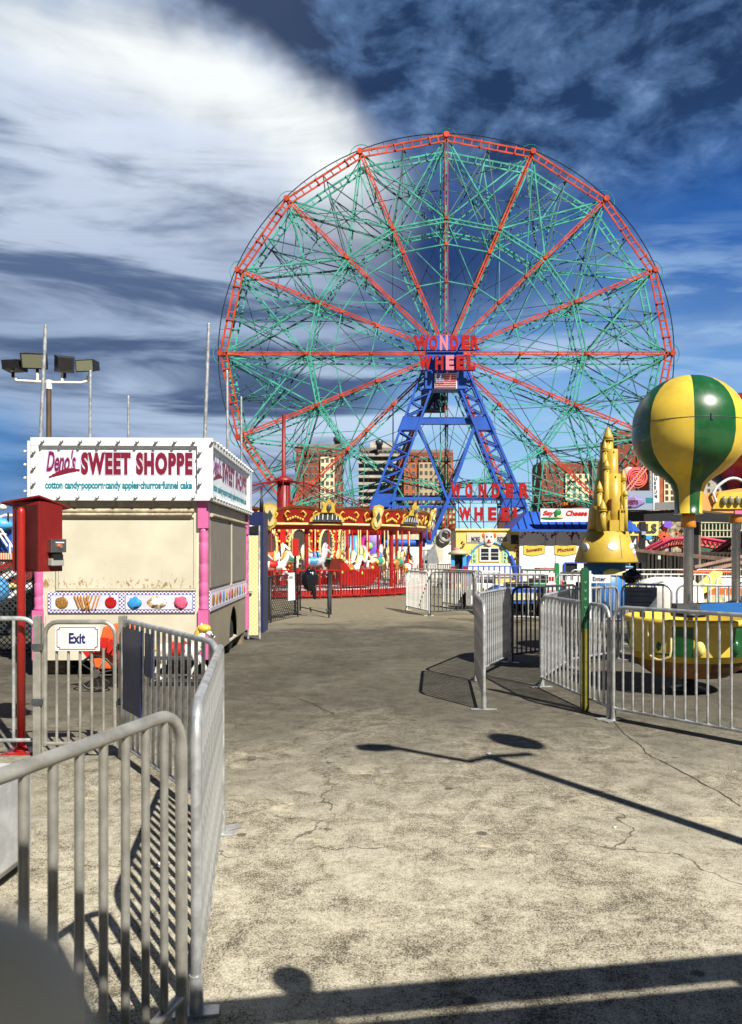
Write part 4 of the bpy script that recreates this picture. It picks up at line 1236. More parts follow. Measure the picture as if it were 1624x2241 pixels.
# ================================================================ FLOODLIGHT MAST AND POLES
fm = thing('floodlight_mast', 'brown steel mast with four black floodlights on a white crossarm', 'light mast', P(107, 1205, 22).xy.to_3d())
D = 22
WB(MB().cyl((P(107, 0, D).x, D, 0), P(107, 845, D), .085, .07, 12), 'mast', mat('brown_steel', (.12, .08, .05), .5, .3, .2, 3), fm)
arm = MB()
pts = [P(27, 808, D), P(28, 822, D), P(36, 833, D), P(107, 837, D), P(178, 838, D), P(190, 834, D), P(193, 822, D)]
arm.tube(pts, .045, 8); arm.cyl(P(107, 852, D), P(107, 832, D), .09, .09, 10)
arm.cyl(P(82, 835, D), P(82, 815, D), .04, .04, 8); arm.cyl(P(136, 836, D), P(136, 815, D), .04, .04, 8)
WB(arm, 'crossarm', white_rough, fm)
def flood(px, py, w, h, yaw, pitch, lensfront, nm='floodlight'):
    c_ = P(px, py, D)
    M = Matrix.Translation(c_) @ Matrix.Rotation(yaw, 4, 'Z') @ Matrix.Rotation(pitch, 4, 'X')
    q = MB()
    A = [(-w * .5, -.22, -h * .5), (w * .5, -.22, -h * .5), (w * .5, -.22, h * .5), (-w * .5, -.22, h * .5)]
    B = [(-w * .36, .25, -h * .30), (w * .36, .25, -h * .30), (w * .36, .25, h * .40), (-w * .36, .25, h * .40)]
    q.hexa([M @ Vector(p) for p in A], [M @ Vector(p) for p in B])
    o_ = WB(q, nm, black, fm)
    A = [(-w * .44, -.235, -h * .42), (w * .44, -.235, -h * .42), (w * .44, -.235, h * .42), (-w * .44, -.235, h * .42)]
    q = MB().hexa([M @ Vector(p) for p in A], [M @ (Vector(p) + Vector((0, .014, 0))) for p in A])
    WB(q, 'lens', mat('dull_lens', (.20, .21, .14), .2), o_)
    q = MB(); lw = M @ Vector((0, .05, -h * .5)); q.bar(lw, lw + Vector((0, 0, -.16)), .07, .05); WB(q, 'bracket', black, o_)
flood(30, 800, .58, .36, R(170), R(-8), 0)
flood(79, 788, .72, .44, R(8), R(22), 1)
flood(142, 797, .55, .48, R(205), R(-14), 0)
flood(194, 802, .56, .34, R(-10), R(8), 1)
poles = [((100, 713), (87, 1000), 15.2, .042, 'tall leaning pole in front of the floodlight mast'), ((198, 812), (197, 1000), 16.0, .036, 'steel pole rising below the rightmost floodlight'),
         ((281, 868), (281, 1000), 17.0, .032, 'shortest steel pole above the middle of the trailer sign'), ((457, 709), (447, 1000), 14.8, .040, 'tallest leaning pole above the right end of the trailer sign'),
         ((497, 812), (499, 1060), 15.6, .030, 'thin pole crossing the left rim of the wheel'), ((528, 870), (529, 1080), 16.2, .026, 'short thin pole nearest the wheel rim above the trailer')]
for (a, b_, D_, r_, lb) in poles:
    top_ = P(*a, D_); bt = P(*b_, D_)
    k = top_.z / (top_.z - bt.z)
    foot = top_ + (bt - top_) * k
    t = thing('steel_pole', lb, 'pole', (foot.x, foot.y, 0), 0, 'bare steel poles behind the trailer')
    m_ = MB().tube([foot, top_], [r_, r_ * .85], 10)
    WB(m_, 'shaft', chrome if False else galv, t)
    WB(MB().ball(top_, r_ * .9, r_ * .9, .02, 8, 6), 'cap', galv, t)
    WB(MB().cyl((foot.x, foot.y, .003), (foot.x, foot.y, .02), r_ * 2.5, r_ * 2.5, 12), 'base_plate', steel_dark, t)
# ================================================================ CAROUSEL
CC = Vector(((621 - 812) / F * 32, 32, 0)); CR = 5.95
ca = thing('carousel', 'red and gold carousel with scalloped mirrored cornice and painted horses', 'carousel', CC)
def cp(r, a, z=0.0):        # a = angle from the direction of the camera, to the right
    return CC + Vector((r * math.sin(a), -r * math.cos(a), z))
deck_m = mat('grey_deck_boards', (.34, .31, .33), .7, 0, .2, 2)
WB(MB().lathe([(CR + .12, .03), (CR + .12, .10), (CR, .12), (CR, .27)], CC, 72), 'deck_apron', red, ca)
WB(MB().lathe([(CR - .002, .271), (2.4, .275)], CC, 72, caps=False), 'deck', deck_m, ca)
WB(MB().lathe([(CR + .02, .262), (CR + .02, .300), (CR - .16, .302)], CC, 72, caps=False), 'deck_edge', mat('pink_grey_edge', (.52, .36, .36), .6), ca)
# centre drum, 12 panels with oval mirrors
DR = 2.35
WB(MB().lathe([(DR, .28), (DR, 2.75)], CC, 24), 'drum', red, ca)
for i in range(12):
    a = i * PI / 6 + .25 - PI / 2
    a = -.16 + i * PI / 6
    nrm = Vector((math.sin(a), -math.cos(a), 0)); tg = Vector((math.cos(a), math.sin(a), 0))
    o_ = CC + nrm * (DR + .03) + Vector((0, 0, 1.80))
    ov = [(.36 * math.cos(t), .62 * math.sin(t)) for t in [2 * PI * k / 24 for k in range(24)]]
    mr = WB(MB().prism(ov, o_, tg, Vector((0, 0, 1)), nrm, .02), 'oval_mirror', mirror, ca)
    ring_ = [o_ + tg * (.40 * math.cos(t)) + Vector((0, 0, .68 * math.sin(t))) + nrm * .03 for t in [2 * PI * k / 24 for k in range(24)]]
    WB(MB().tube(ring_, .055, 6, closed=True), 'mirror_frame', gold_pale, mr)
    q = MB()
    for k in range(0, 24):
        q.ball(ring_[k] + nrm * .04 + (ring_[k] - o_).normalized() * -.03, .025, n=6, m=4)
    WB(q, 'beads', lens_m if False else black, mr)
    a2 = a + PI / 12
    n2 = Vector((math.sin(a2), -math.cos(a2), 0)); t2 = Vector((math.cos(a2), math.sin(a2), 0))
    pt = CC + n2 * (DR + .02)
    q = MB().bar(pt + Vector((0, 0, .3)), pt + Vector((0, 0, 2.7)), .22, .10)
    pl_ = WB(q, 'pilaster', red_bright, ca)
    q = MB()
    for k in range(14):
        zz = .9 + k * .135
        for s_ in (-1, 1):
            q.ball(pt + t2 * (s_ * (.20 + .05 * math.sin(k * 2.1))) + Vector((0, 0, zz)) - n2 * -.06, .035 + .015 * (k % 3), n=6, m=4)
    WB(q, 'gilded_scroll', gold, pl_)
# cornice ring
NSEG = 180
def ztop(a):
    return 3.0 + .15 * abs(math.sin((a - .04) * 10))
vs = []; fs = []
prof = [(0, 'top'), (1, 'mid'), (2, 'low')]
q = MB(); q2 = MB(); q3 = MB()
for i in range(NSEG):
    a = 2 * PI * i / NSEG; b_ = 2 * PI * (i + 1) / NSEG
    def ringpts(r0, z0, r1, z1):
        return [cp(r0, a, z0(a) if callable(z0) else z0), cp(r0, b_, z0(b_) if callable(z0) else z0), cp(r1, b_, z1(b_) if callable(z1) else z1), cp(r1, a, z1(a) if callable(z1) else z1)]
    P0 = ringpts(CR + .05, 2.56, CR + .20, lambda t: ztop(t) - .1)
    P1 = [p + (CC - p).normalized() * .0 for p in ringpts(CR - .03, 2.56, CR + .12, lambda t: ztop(t) - .1)]
    q.add(P0 + P1, [(0, 1, 2, 3), (7, 6, 5, 4), (0, 4, 5, 1), (3, 2, 6, 7)])
    C0 = ringpts(CR + .17, lambda t: ztop(t) - .11, CR + .30, lambda t: ztop(t))
    C1 = ringpts(CR + .10, lambda t: ztop(t) - .11, CR + .20, lambda t: ztop(t))
    q2.add(C0 + C1, [(0, 1, 2, 3), (7, 6, 5, 4), (0, 4, 5, 1), (3, 2, 6, 7)])
WB(q, 'cornice', red, ca)
cr_ = WB(q2, 'cornice_edge', mat('salmon_edge_paint', (.62, .20, .10), .45, 0, .2, 3), ca)
WB(MB().lathe([(CR + .10, 2.50), (CR + .13, 2.53), (CR + .10, 2.575), (CR + .02, 2.58), (CR + .02, 2.50), (CR + .10, 2.50)], CC, 96, caps=False), 'lower_moulding', gold_pale, ca)
# fabric valance / ceiling
WB(MB().lathe([(CR - .05, 2.55), (CR - .05, 2.36), (CR - .07, 2.36), (CR - .07, 2.55)], CC, 64, caps=False), 'valance', red_bright, ca)
PER = .6283
for i in range(10):
    # shield with a dark diamond mirror
    a = .04 + i * PER
    nrm = Vector((math.sin(a), -math.cos(a), .0)); tg = Vector((math.cos(a), math.sin(a), 0)); up = Vector((math.sin(a) * .22, -math.cos(a) * .22, 1)).normalized()
    o_ = cp(CR + .22, a, 2.80) + nrm * .03
    sh_ = [(-.15, -.38), (.0, -.46), (.15, -.38), (.24, -.22), (.17, .0), (.25, .25), (.20, .40), (.0, .46), (-.20, .40), (-.25, .25), (-.17, .0), (-.24, -.22)]
    s1 = WB(MB().prism(sh_, o_, tg, up, nrm, .05), 'shield', gold, ca)
    WB(MB().prism([(x * .70, z * .80) for x, z in sh_], o_ + nrm * .052, tg, up, nrm, .03), 'shield_face', gold_pale, s1)
    WB(MB().prism([(-.10, 0), (0, -.21), (.10, 0), (0, .21)], o_ + nrm * .084, tg, up, nrm, .012), 'diamond_mirror', steel_dark, s1)
    # crown with arched light box below
    a = .355 + i * PER
    nrm = Vector((math.sin(a), -math.cos(a), .0)); tg = Vector((math.cos(a), math.sin(a), 0)); up = Vector((math.sin(a) * .22, -math.cos(a) * .22, 1)).normalized()
    o_ = cp(CR + .12, a, 2.61) + nrm * .03
    archp = [(.62 * math.cos(t), .36 * math.sin(t)) for t in [PI * k / 14 for k in range(15)]]
    s2 = WB(MB().prism(archp, o_, tg, up, nrm, .04), 'arch_light_box', gold, ca)
    WB(MB().prism([(x * .84, .015 + z * .80) for x, z in archp], o_ + nrm * .042, tg, up, nrm, .01), 'arch_glass', steel_dark, s2)
    q = MB()
    for k in range(9):
        t = PI * (k + .5) / 9
        q.bar(o_ + nrm * .06 + tg * (.50 * math.cos(t)) + up * (.02 + .06), o_ + nrm * .06 + tg * (.50 * math.cos(t)) + up * (.06 + .22 * math.sin(t)), .035, .03)
    WB(q, 'arch_bulbs', white, s2)
    o2 = cp(CR + .26, a, 3.08) + nrm * .03
    crown = [(-.26, -.16), (.26, -.16), (.20, .05), (.28, .24), (.13, .14), (.0, .34), (-.13, .14), (-.28, .24), (-.20, .05)]
    s3 = WB(MB().prism(crown, o2, tg, up, nrm, .08), 'crown', gold, ca)
    WB(MB().ball(o2 + nrm * .09 + up * .02, .10, .04, .12, 10, 6), 'crown_jewel', steel_dark, s3)
# gilded scrollwork between
for i in range(40):
    a = i * 2 * PI / 40 + .02
    fr_ = (a - .04) % PER / PER
    nrm = Vector((math.sin(a), -math.cos(a), 0)); tg = Vector((math.cos(a), math.sin(a), 0)); up = Vector((math.sin(a) * .22, -math.cos(a) * .22, 1)).normalized()
    o_ = cp(CR + .10, a, 2.74) + nrm * .04
    q = MB()
    for k in range(7):
        q.ball(o_ + tg * ((k - 3) * .085) + up * (.10 * (1 - abs(k - 3) / 3) - .06), .045, .045, .05, 6, 4)
    for s_ in (-1, 1):
        q.tube([o_ + tg * s_ * .30 + up * .02, o_ + tg * s_ * .36 + up * .14, o_ + tg * s_ * .26 + up * .24, o_ + tg * s_ * .18 + up * .18], [.03, .035, .025, .01], 6)
    WB(q, 'gilded_leaf', gold, cr_)
# mast and sloping rods
WB(MB().tube([(CC.x, 32, 2.4), (CC.x, 32, 4.55), (CC.x, 32, 4.62), (CC.x, 32, P(0, 907, 32).z)], [.30, .27, .09, .07], 14), 'mast', red_dark, ca)
WB(MB().lathe([(.40, 4.45), (.40, 4.6), (.10, 4.75)], CC, 14), 'mast_collar', red_dark, ca)
for i in range(14):
    a = i * 2 * PI / 14 + .1
    p0 = cp(.3, a, 4.55); p1 = cp(CR - .1, a, 2.62); md = cp(1.3, a, 4.35)
    WB(MB().tube([p0, md, p1], .020, 5), 'roof_rod', red_dark, ca)
# brass poles and horses
horse_cols = [(white_rough, gold, red_bright), (gold_pale, white, teal), (mat('grey_horse', (.42, .40, .42), .4, 0, .2, 3), white, blue_sky), (mat('chestnut_horse', (.42, .20, .05), .4, 0, .2, 3), gold_pale, teal), (white_rough, gold_pale, orange)]
horse_protos = []
for (bm_, mm, ms) in horse_cols:
    t = MB(); horse_mesh(t, 1.0)
    me = t.build('horse', bm_); 
    horse_protos.append((me, mm, ms))
nH = 0
for ring_i, (rr, n, dz) in enumerate(((5.25, 24, .05), (4.2, 19, .14), (3.2, 12, .2))):
    for i in range(n):
        a = 2 * PI * (i + .37 * ring_i + .2) / n
        if ring_i == 2 and abs(((a + PI) % (2 * PI)) - PI) > 2.2: continue
        me, mm, ms = horse_protos[(i * 2 + ring_i) % 5]
        if i < 1 and ring_i == 0:
            pass
        h = bpy.data.objects.new('horse', me.data); col.objects.link(h); h.parent = ca
        p = cp(rr, a) - CC
        bob = .16 * math.sin(i * 2.3 + ring_i)
        h.location = (p.x, p.y, .62 + dz + bob - .25); h.rotation_euler = (0, 0, a)          # facing along the ring
        horse_extras(h, 1.0, mm, ms)
        pole = MB().tube([(0, 0, -.1), (0, 0, 2.30 - bob * 0)], .030, 6)
        po = pole.build('pole', red_bright if i % 2 else gold_pale, h)
        nH += 1
for me, mm, ms in horse_protos:
    bpy.data.objects.remove(me)
for a in (.62, -1.1):
    o_ = cp(5.2, a, 0); tg = Vector((math.cos(a), math.sin(a), 0)); nrm = Vector((math.sin(a), -math.cos(a), 0))
    prf = [(-.7, .40), (.6, .40), (.8, .75), (.85, 1.25), (.6, 1.05), (.1, .85), (-.4, 1.0), (-.75, 1.35), (-.85, .9)]
    c_ = WB(MB().prism(prf, o_ + nrm * .35, tg, Vector((0, 0, 1)), -nrm, .7), 'chariot', red, ca)
    q = MB()
    for (x, z) in prf[3:]: q.ball(o_ + nrm * .37 + tg * x * .92 + Vector((0, 0, z - .04)), .07, .04, .07, 8, 6)
    WB(q, 'gilded_scroll', gold, c_)
for i in range(10):
    a = i * PER + .25
    WB(MB().tube([cp(CR - .25, a, .28), cp(CR - .25, a, 2.52)], .075, 8), 'column', red, ca)
# red ride fence
nf = 10
for i in range(13):
    a0 = -.62 + i * .115; a1 = a0 + .113
    FRr = CR + .55
    p0 = cp(FRr, a0); p1 = cp(FRr, a1)
    lbl = ['at the far left', 'second from the left', 'third from the left', 'fourth from the left', 'fifth from the left', 'sixth from the left', 'in the middle', 'seventh from the right', 'sixth from the right', 'fifth from the right', 'fourth from the right', 'just before the sunlit barrier', 'behind the sunlit barrier'][i]
    t = thing('ride_fence', 'red picket fence panel round the carousel, %s' % lbl, 'fence', p0, 0, 'red fence panels round the carousel')
    q = MB(); q.bar(p0 + Vector((0, 0, .97)), p1 + Vector((0, 0, .97)), .03, .04).bar(p0 + Vector((0, 0, .12)), p1 + Vector((0, 0, .12)), .03, .04)
    WB(q, 'rails', red, t)
    WB(MB().tube([p0, p0 + Vector((0, 0, 1.06))], .035, 6), 'post', red, t)
    n = 7
    for k in range(1, n):
        p = p0.lerp(p1, k / n)
        WB(MB().tube([p + Vector((0, 0, .12)), p + Vector((0, 0, .96))], .013, 4), 'picket', red_dark, t)
rbx = thing('notice_box', 'bright red notice box on a thin post before the carousel', 'notice box', P(646, 1205, 20).xy.to_3d())
WB(MB().box(P(640, 0, 20).x, P(653, 0, 20).x, 20, 20.12, P(0, 1217, 20).z, P(0, 1179, 20).z), 'box', red_bright, rbx, )
WB(MB().tube([P(646, 1217, 20.06), (P(646, 0, 20.06).x, 20.06, 0)], .03, 6), 'post', black, rbx)

# black fencing left of the lane
def black_panel(a, b_, label, h=1.05, mesh=True, pick=False):
    a = Vector((*a, 0)); b_ = Vector((*b_, 0))
    t = thing('black_fence', label, 'fence', a, 0, 'black fence panels left of the lane')
    u = Vector((0, 0, 1))
    q = MB().tube([a, a + u * h, b_ + u * h, b_], .022, 6).tube([a + u * .1, b_ + u * .1], .016, 6)
    WB(q, 'frame', black, t)
    if mesh:
        q = MB(); L = (b_ - a).length; d = (b_ - a).normalized(); n = int((L + h) / .11)
        for k in range(n + 1):
            s = k * .11
            for fl in (0, 1):
                # diagonal wires clipped to the panel
                s0, z0_, s1, z1_ = s, .1, s - (h - .1), h
                if s1 < 0: z1_ = .1 + s; s1 = 0
                if s0 > L: z0_ = .1 + (s0 - L); s0 = L
                if z0_ >= h: continue
                if fl: s0, s1 = L - s0, L - s1
                q.bar(a + d * s0 + u * z0_, a + d * s1 + u * z1_, .010, .010)
        WB(q, 'wire_mesh', black, t)
    return t
gx = lambda px, py: tuple(G(px, py).xy)
black_panel(gx(578, 1378), gx(592, 1363), 'black wire mesh fence panel beside the cream perforated door')
black_panel(gx(592, 1363), gx(652, 1350), 'black wire mesh fence panel below the white paper notice')
black_panel(gx(657, 1336), gx(720, 1352), 'open black rail with a rubbish bag hung on it, next to the lane', mesh=False)
black_panel(gx(724, 1345), gx(718, 1334), 'short open black rail at the lane side, right of the rubbish bag', mesh=False)
nt = thing('notice', 'long white paper notice tied to the black mesh fence', 'notice', P(638, 1205, 18.3).xy.to_3d())
WB(MB().hexa([P(630, 1315, 18.3), P(646, 1313, 18.3), P(646, 1313, 18.32), P(630, 1315, 18.32)], [P(630, 1254, 18.3), P(645, 1253, 18.3), P(645, 1253, 18.32), P(630, 1254, 18.32)]), 'sheet', white, nt)
text('print', 'OPEN', nt, navy_text, P(637, 1263, 18.28), w=.09, h=.045, ext=.003, world=True)
def bag(px, py, D_, rx, rz, label, drop=False):
    p = P(px, py, D_)
    t = thing('rubbish_bag', label, 'rubbish bag', p, 0, 'black rubbish bags')
    q = MB(); q.ball((0, 0, 0), rx, rx * .8, rz, 28, 20, wob=.28)
    q.build('bag', bag_m, t)
    if drop:
        q = MB(); q.tube([(.02, -.02, -rz * .4), (.10, -.03, -rz * 1.0), (.13, -.03, -rz * 1.8)], [rx * .6, rx * .32, rx * .18], 8); q.build('bag_tail', bag_m, t)
    else:
        q = MB(); q.tube([(0, 0, rz * .8), (.02, 0, rz * 1.1), (.06, 0, rz * 1.2)], [rx * .25, rx * .12, rx * .2], 8); q.build('knot', bag_m, t)
    return t
bag(678, 1268, 18.9, .20, .27, 'black rubbish bag hanging on the open black rail before the carousel', True)
bag(1383, 1262, 12.6, .150, .115, 'black rubbish bag resting on top of the grey panelled barrier')

# ================================================================ FUN HOUSE FRONTS AND SHOPS
# creature ride behind the carousel
ek = thing('octopus_ride', 'purple and lilac inflatable looking creature figure behind the carousel', 'ride figure', P(818, 1205, 42).xy.to_3d())
D = 42
q = MB().ball(P(822, 1212, D), .72, .6, 1.05, 16, 10); WB(q, 'body', purple, ek)
WB(MB().ball(P(822, 1182, D), .62, .6, .62, 14, 9).ball(P(824, 1170, D - .1), .36, .3, .36, 12, 8), 'head', lilac, ek)
for (x, y, r_) in ((801, 1212, .22), (804, 1228, .22), (808, 1195, .2), (840, 1196, .16)):
    WB(MB().ball(P(x, y, D - .6), r_, .1, r_, 10, 6), 'green_spot', mat('lime_green_paint', (.30, .55, .18), .5), ek)
WB(MB().tube([P(786, 1208, D), P(797, 1182, D), P(806, 1165, D)], [.22, .2, .12], 8), 'arm', mat('magenta_paint', (.50, .03, .25), .4), ek)
WB(MB().ball(P(793, 1210, D - .7), .30, .2, .42, 12, 8), 'flower', mat('pink_flower_paint', (.72, .35, .55), .5), ek)
WB(MB().lathe([(1.1, 0), (1.1, .5), (.8, .6)], (P(820, 0, D).x, D, 0), 16), 'base', teal, ek)
for (px, lb) in ((762, 'blue tulip shaped ride tub with yellow patch behind the carousel, left one'), (778, 'narrow blue tulip shaped ride tub directly left of the purple creature')):
    t = thing('tulip_tub', lb, 'ride car', P(px, 1205, 41).xy.to_3d(), 0, 'blue ride tubs behind the carousel')
    q = MB().lathe([(.15, 0), (.5, .3), (.62, 1.0), (.45, 1.8), (.25, 2.3), (.05, 2.5)], n=14, sx=.8 if px > 770 else 1); q.build('tub', blue_sky, t)
    MB().ball((.1, -.55, 1.1), .14, .06, .3, 8, 6).build('patch', yellow_light, t)
# shooting backdrop, rainbow board and white ramp wall
wl_ = thing('white_ramp_wall', 'white wall with a diagonal shadow behind the right side of the carousel', 'wall', P(900, 1205, 46).xy.to_3d())
D = 46
WB(MB().box(P(866, 0, D).x, P(998, 0, D).x, D, D + .3, 0, P(0, 1192, D).z), 'wall', white_rough, wl_)
WB(MB().box(P(850, 0, D).x, P(950, 0, D).x, D + 6, D + 6.5, 0, P(0, 1162, D + 6).z), 'upper_wall', gold_pale if False else mat('pale_block_wall', (.55, .52, .38), .8, 0, .3, 2), wl_)
rl = thing('dark_ramp', 'dark grey sloping ride panel leaning beside the white wall', 'ride panel', P(930, 1205, 43).xy.to_3d())
D = 43
WB(MB().hexa([P(907, 1245, D), P(960, 1245, D), P(960, 1245, D + .4), P(907, 1245, D + .4)], [P(951, 1190, D), P(962, 1176, D), P(962, 1176, D + .4), P(951, 1190, D + .4)]), 'panel', grey_paint, rl)
ml = thing('blue_pipe_arm', 'thick blue ride pipe running level behind the carousel poles', 'ride arm', P(870, 1190, 40))
WB(MB().tube([P(830, 1188, 40), P(930, 1189, 40)], .20, 10), 'pipe', blue, ml)
WB(MB().tube([P(928, 1187, 40), P(955, 1110, 40)], .16, 8), 'strut', blue, ml)
WB(MB().tube([P(842, 1190, 40), (P(842, 0, 40).x, 40, 0)], .12, 8), 'leg', blue, ml)
for i, (px, pw, m_, lb) in enumerate(((841, 18, blue_dark, 'purple wire cage gondola hanging right of the purple creature'), (927, 12, mat('plum_paint', (.14, .02, .12), .5), 'plum gondola hanging at the foot of the blue leg'), (940, 8, red_dark, 'dark red gondola hanging beside the plum one'))):
    D = 39.5
    t = thing('gondola', lb, 'gondola', P(px, 1172, D), 0, 'small hanging gondolas')
    r_ = pw / F * D / 2; zt = P(0, 1160, D).z; zb_ = P(0, 1182, D).z
    WB(MB().lathe([(r_ * .7, zb_), (r_, zb_ + .12), (r_, zt - .1), (r_ * .8, zt)], (P(px, 0, D).x, D, 0), 12), 'cage', m_, t)
    WB(MB().lathe([(r_ * 1.1, zt + .01), (.04, zt + .35)], (P(px, 0, D).x, D, 0), 12), 'roof', m_, t)
    WB(MB().tube([(P(px, 0, D).x, D, zt + .3), (P(px, 0, D).x, D, zt + .9)], .04, 6), 'hanger', blue, t)
ch = thing('wall_figure', 'white cut out figure board with grey ring beside the dark panel', 'figure board', P(975, 1190, 41.5))
WB(MB().prism([(-.25, -1.0), (-.05, -1.0), (.0, -.2), (.5, .1), (.55, .3), (.2, .2), (.2, .75), (-.35, .75), (-.45, -.2)], P(971, 1190, 41.5), (1, 0, 0), (0, 0, 1), (0, 1, 0), .1), 'board', cream, ch)
rr_ = P(975, 1172, 41.3)
WB(MB().tube([rr_ + Vector((.3 * math.cos(t), 0, .3 * math.sin(t))) for t in [2 * PI * i / 16 for i in range(16)]], .09, 8, closed=True), 'ring', grey_paint, ch)
# booth with striped cap
bt = thing('token_booth', 'little booth with pink tipped cap roof, blue posts and red base', 'booth', P(1005, 1205, 33).xy.to_3d())
D = 33; bx = P(1004, 0, D).x
for s_ in (-1, 1):
    WB(MB().box(bx + s_ * .25 - .08, bx + s_ * .25 + .08, D, D + .15, .95, P(0, 1211, D).z), 'post', blue_sky, bt)
    WB(MB().box(bx + s_ * .25 - .10, bx + s_ * .25 + .10, D - .02, D + .17, 0, .95), 'post_base', red, bt)
WB(MB().box(bx - .20, bx + .20, D + .2, D + .6, .2, P(0, 1211, D).z), 'inside', black, bt)
WB(MB().lathe([(.40, P(0, 1214, D).z), (.46, P(0, 1211, D).z), (.25, P(0, 1205, D).z), (.08, P(0, 1201, D).z)], (bx, D + .2, 0), 16), 'cap_roof', mat('khaki_roof', (.40, .38, .24), .6), bt)
WB(MB().ball((bx - .1, D + .2, P(0, 1202, D).z), .14, .14, .07), 'finial', pink, bt)

# yellow clown fronted booth
D = 34.2
yb = thing('funhouse_booth', 'yellow clown fronted booth lettered more rides with a white window', 'booth', P(1066, 1205, D).xy.to_3d())
x0 = P(998, 0, D).x; x1 = P(1137, 0, D).x; zt = P(0, 1160, D).z
WB(MB().box(x0, x1, D, D + 2.2, 0, zt), 'wall', mat('booth_yellow', (.74, .55, .16), .5, 0, .08, 2), yb)
def rect(px0, px1, py0, py1, dep, thick, m_, nm, par):
    a = P(px0, py1, D); b_ = P(px1, py0, D)
    k = D / a.y
    return WB(MB().box(a.x, b_.x, D - dep - thick, D - dep, a.z, b_.z), nm, m_, par)
rect(996, 1139, 1157, 1161, 0.0, .08, yellow_light, 'top_trim', yb)
sgn_ = rect(1022, 1117, 1167, 1187, .002, .04, white, 'sign_board', yb)
rect(1024, 1115, 1168.5, 1185.5, .043, .006, cream, 'sign_face', sgn_)
text('sign_lettering', 'MORE', sgn_, navy_text, P(1041, 1180, D - .055), w=.38, h=.22, ext=.006, bold=.03, world=True)
text('sign_lettering', 'RIDES', sgn_, navy_text, P(1099, 1180, D - .055), w=.42, h=.22, ext=.006, bold=.03, world=True)
face = WB(MB().ball(P(1070.5, 1181, D - .08), .225, .06, .31, 18, 10), 'clown_face', mat('clown_white', (.80, .66, .60), .5), yb)
q = MB()
for s_ in (-1, 1):
    q.ball(P(1070.5 + s_ * 4.6, 1174.5, D - .13), .035, .02, .07, 10, 6)
WB(q, 'eyes', navy_text, face)
WB(MB().ball(P(1070.5, 1182.5, D - .16), .055, .05, .055, 10, 6), 'nose', red_bright, face)
WB(MB().tube([P(1070.5 + x, 1186.3 + .18 * (9 - abs(x) ** 1.2) * .45, D - .15) for x in (-5, -3, 0, 3, 5)], .018, 5), 'mouth', red, face)
for s_ in (-1, 1):
    WB(MB().ball(P(1070.5 + s_ * 12.5, 1172, D - .04), .07, .04, .12, 8, 6), 'ear_tuft', orange, face)
# arch with stars, window
ac = P(1072, 1262, D - .03)
arcp = [ac + Vector((1.12 * math.cos(t), 0, 1.55 * math.sin(t))) for t in [PI * i / 24 for i in range(25)]]
ar = WB(MB().tube(arcp, .045, 6), 'arch', blue_sky, yb)
for s_ in (arcp[:6], arcp[-6:]):
    WB(MB().tube([p + Vector((0, -.03, 0)) for p in s_], .10, 6), 'arch_foot', blue, ar)
q = MB()
for i in (1, 3, 5, 19, 21, 23):
    q.ball(arcp[i] + Vector((0, -.09, 0)), .055, .02, .055, 6, 4)
WB(q, 'arch_stars', white, ar)
arci = [(x * 1.02, z) for x, z in [(math.cos(t), 1.42 * math.sin(t)) for t in [PI * i / 20 for i in range(21)]]]
rect(1032, 1044, 1202, 1232, .002, .03, mat('mint_panel', (.40, .62, .36), .5), 'side_board', yb)
rect(1099, 1111, 1202, 1232, .002, .03, MATS['mint_panel'], 'side_board', yb)
for (t_, px) in (('F\nU\nN', 1038), ('G\nA\nM\nE', 1105)):
    text('board_lettering', t_, yb, navy_text, P(px, 1217, D - .036), h=.58, w=.10, ext=.004, bold=.02, world=True)
wn = rect(1049, 1094, 1197, 1229, .002, .05, white, 'window', yb)
for a, b_ in ((1052.5, 1069), (1074, 1090.5)):
    for c_, d_ in ((1200.5, 1209), (1210.5, 1216.5), (1218, 1225.5)):
        rect(a, b_, c_, d_, .053, .006, glass_dark, 'pane', wn)
rect(1024, 1124, 1233, 1262, .002, .06, white, 'counter_front', yb)
for (px, s_) in ((1012, 1), (1132, -1)):
    q = MB()
    for k in range(9):
        q.ball(P(px + 4 * math.sin(k * 1.3), 1186 + k * 4.4, D - .05), .05, .03, .05, 6, 4)
    WB(q, 'scroll_ornament', brown, yb)
rect(1118, 1136, 1171, 1191, .002, .02, black, 'side_opening', yb)

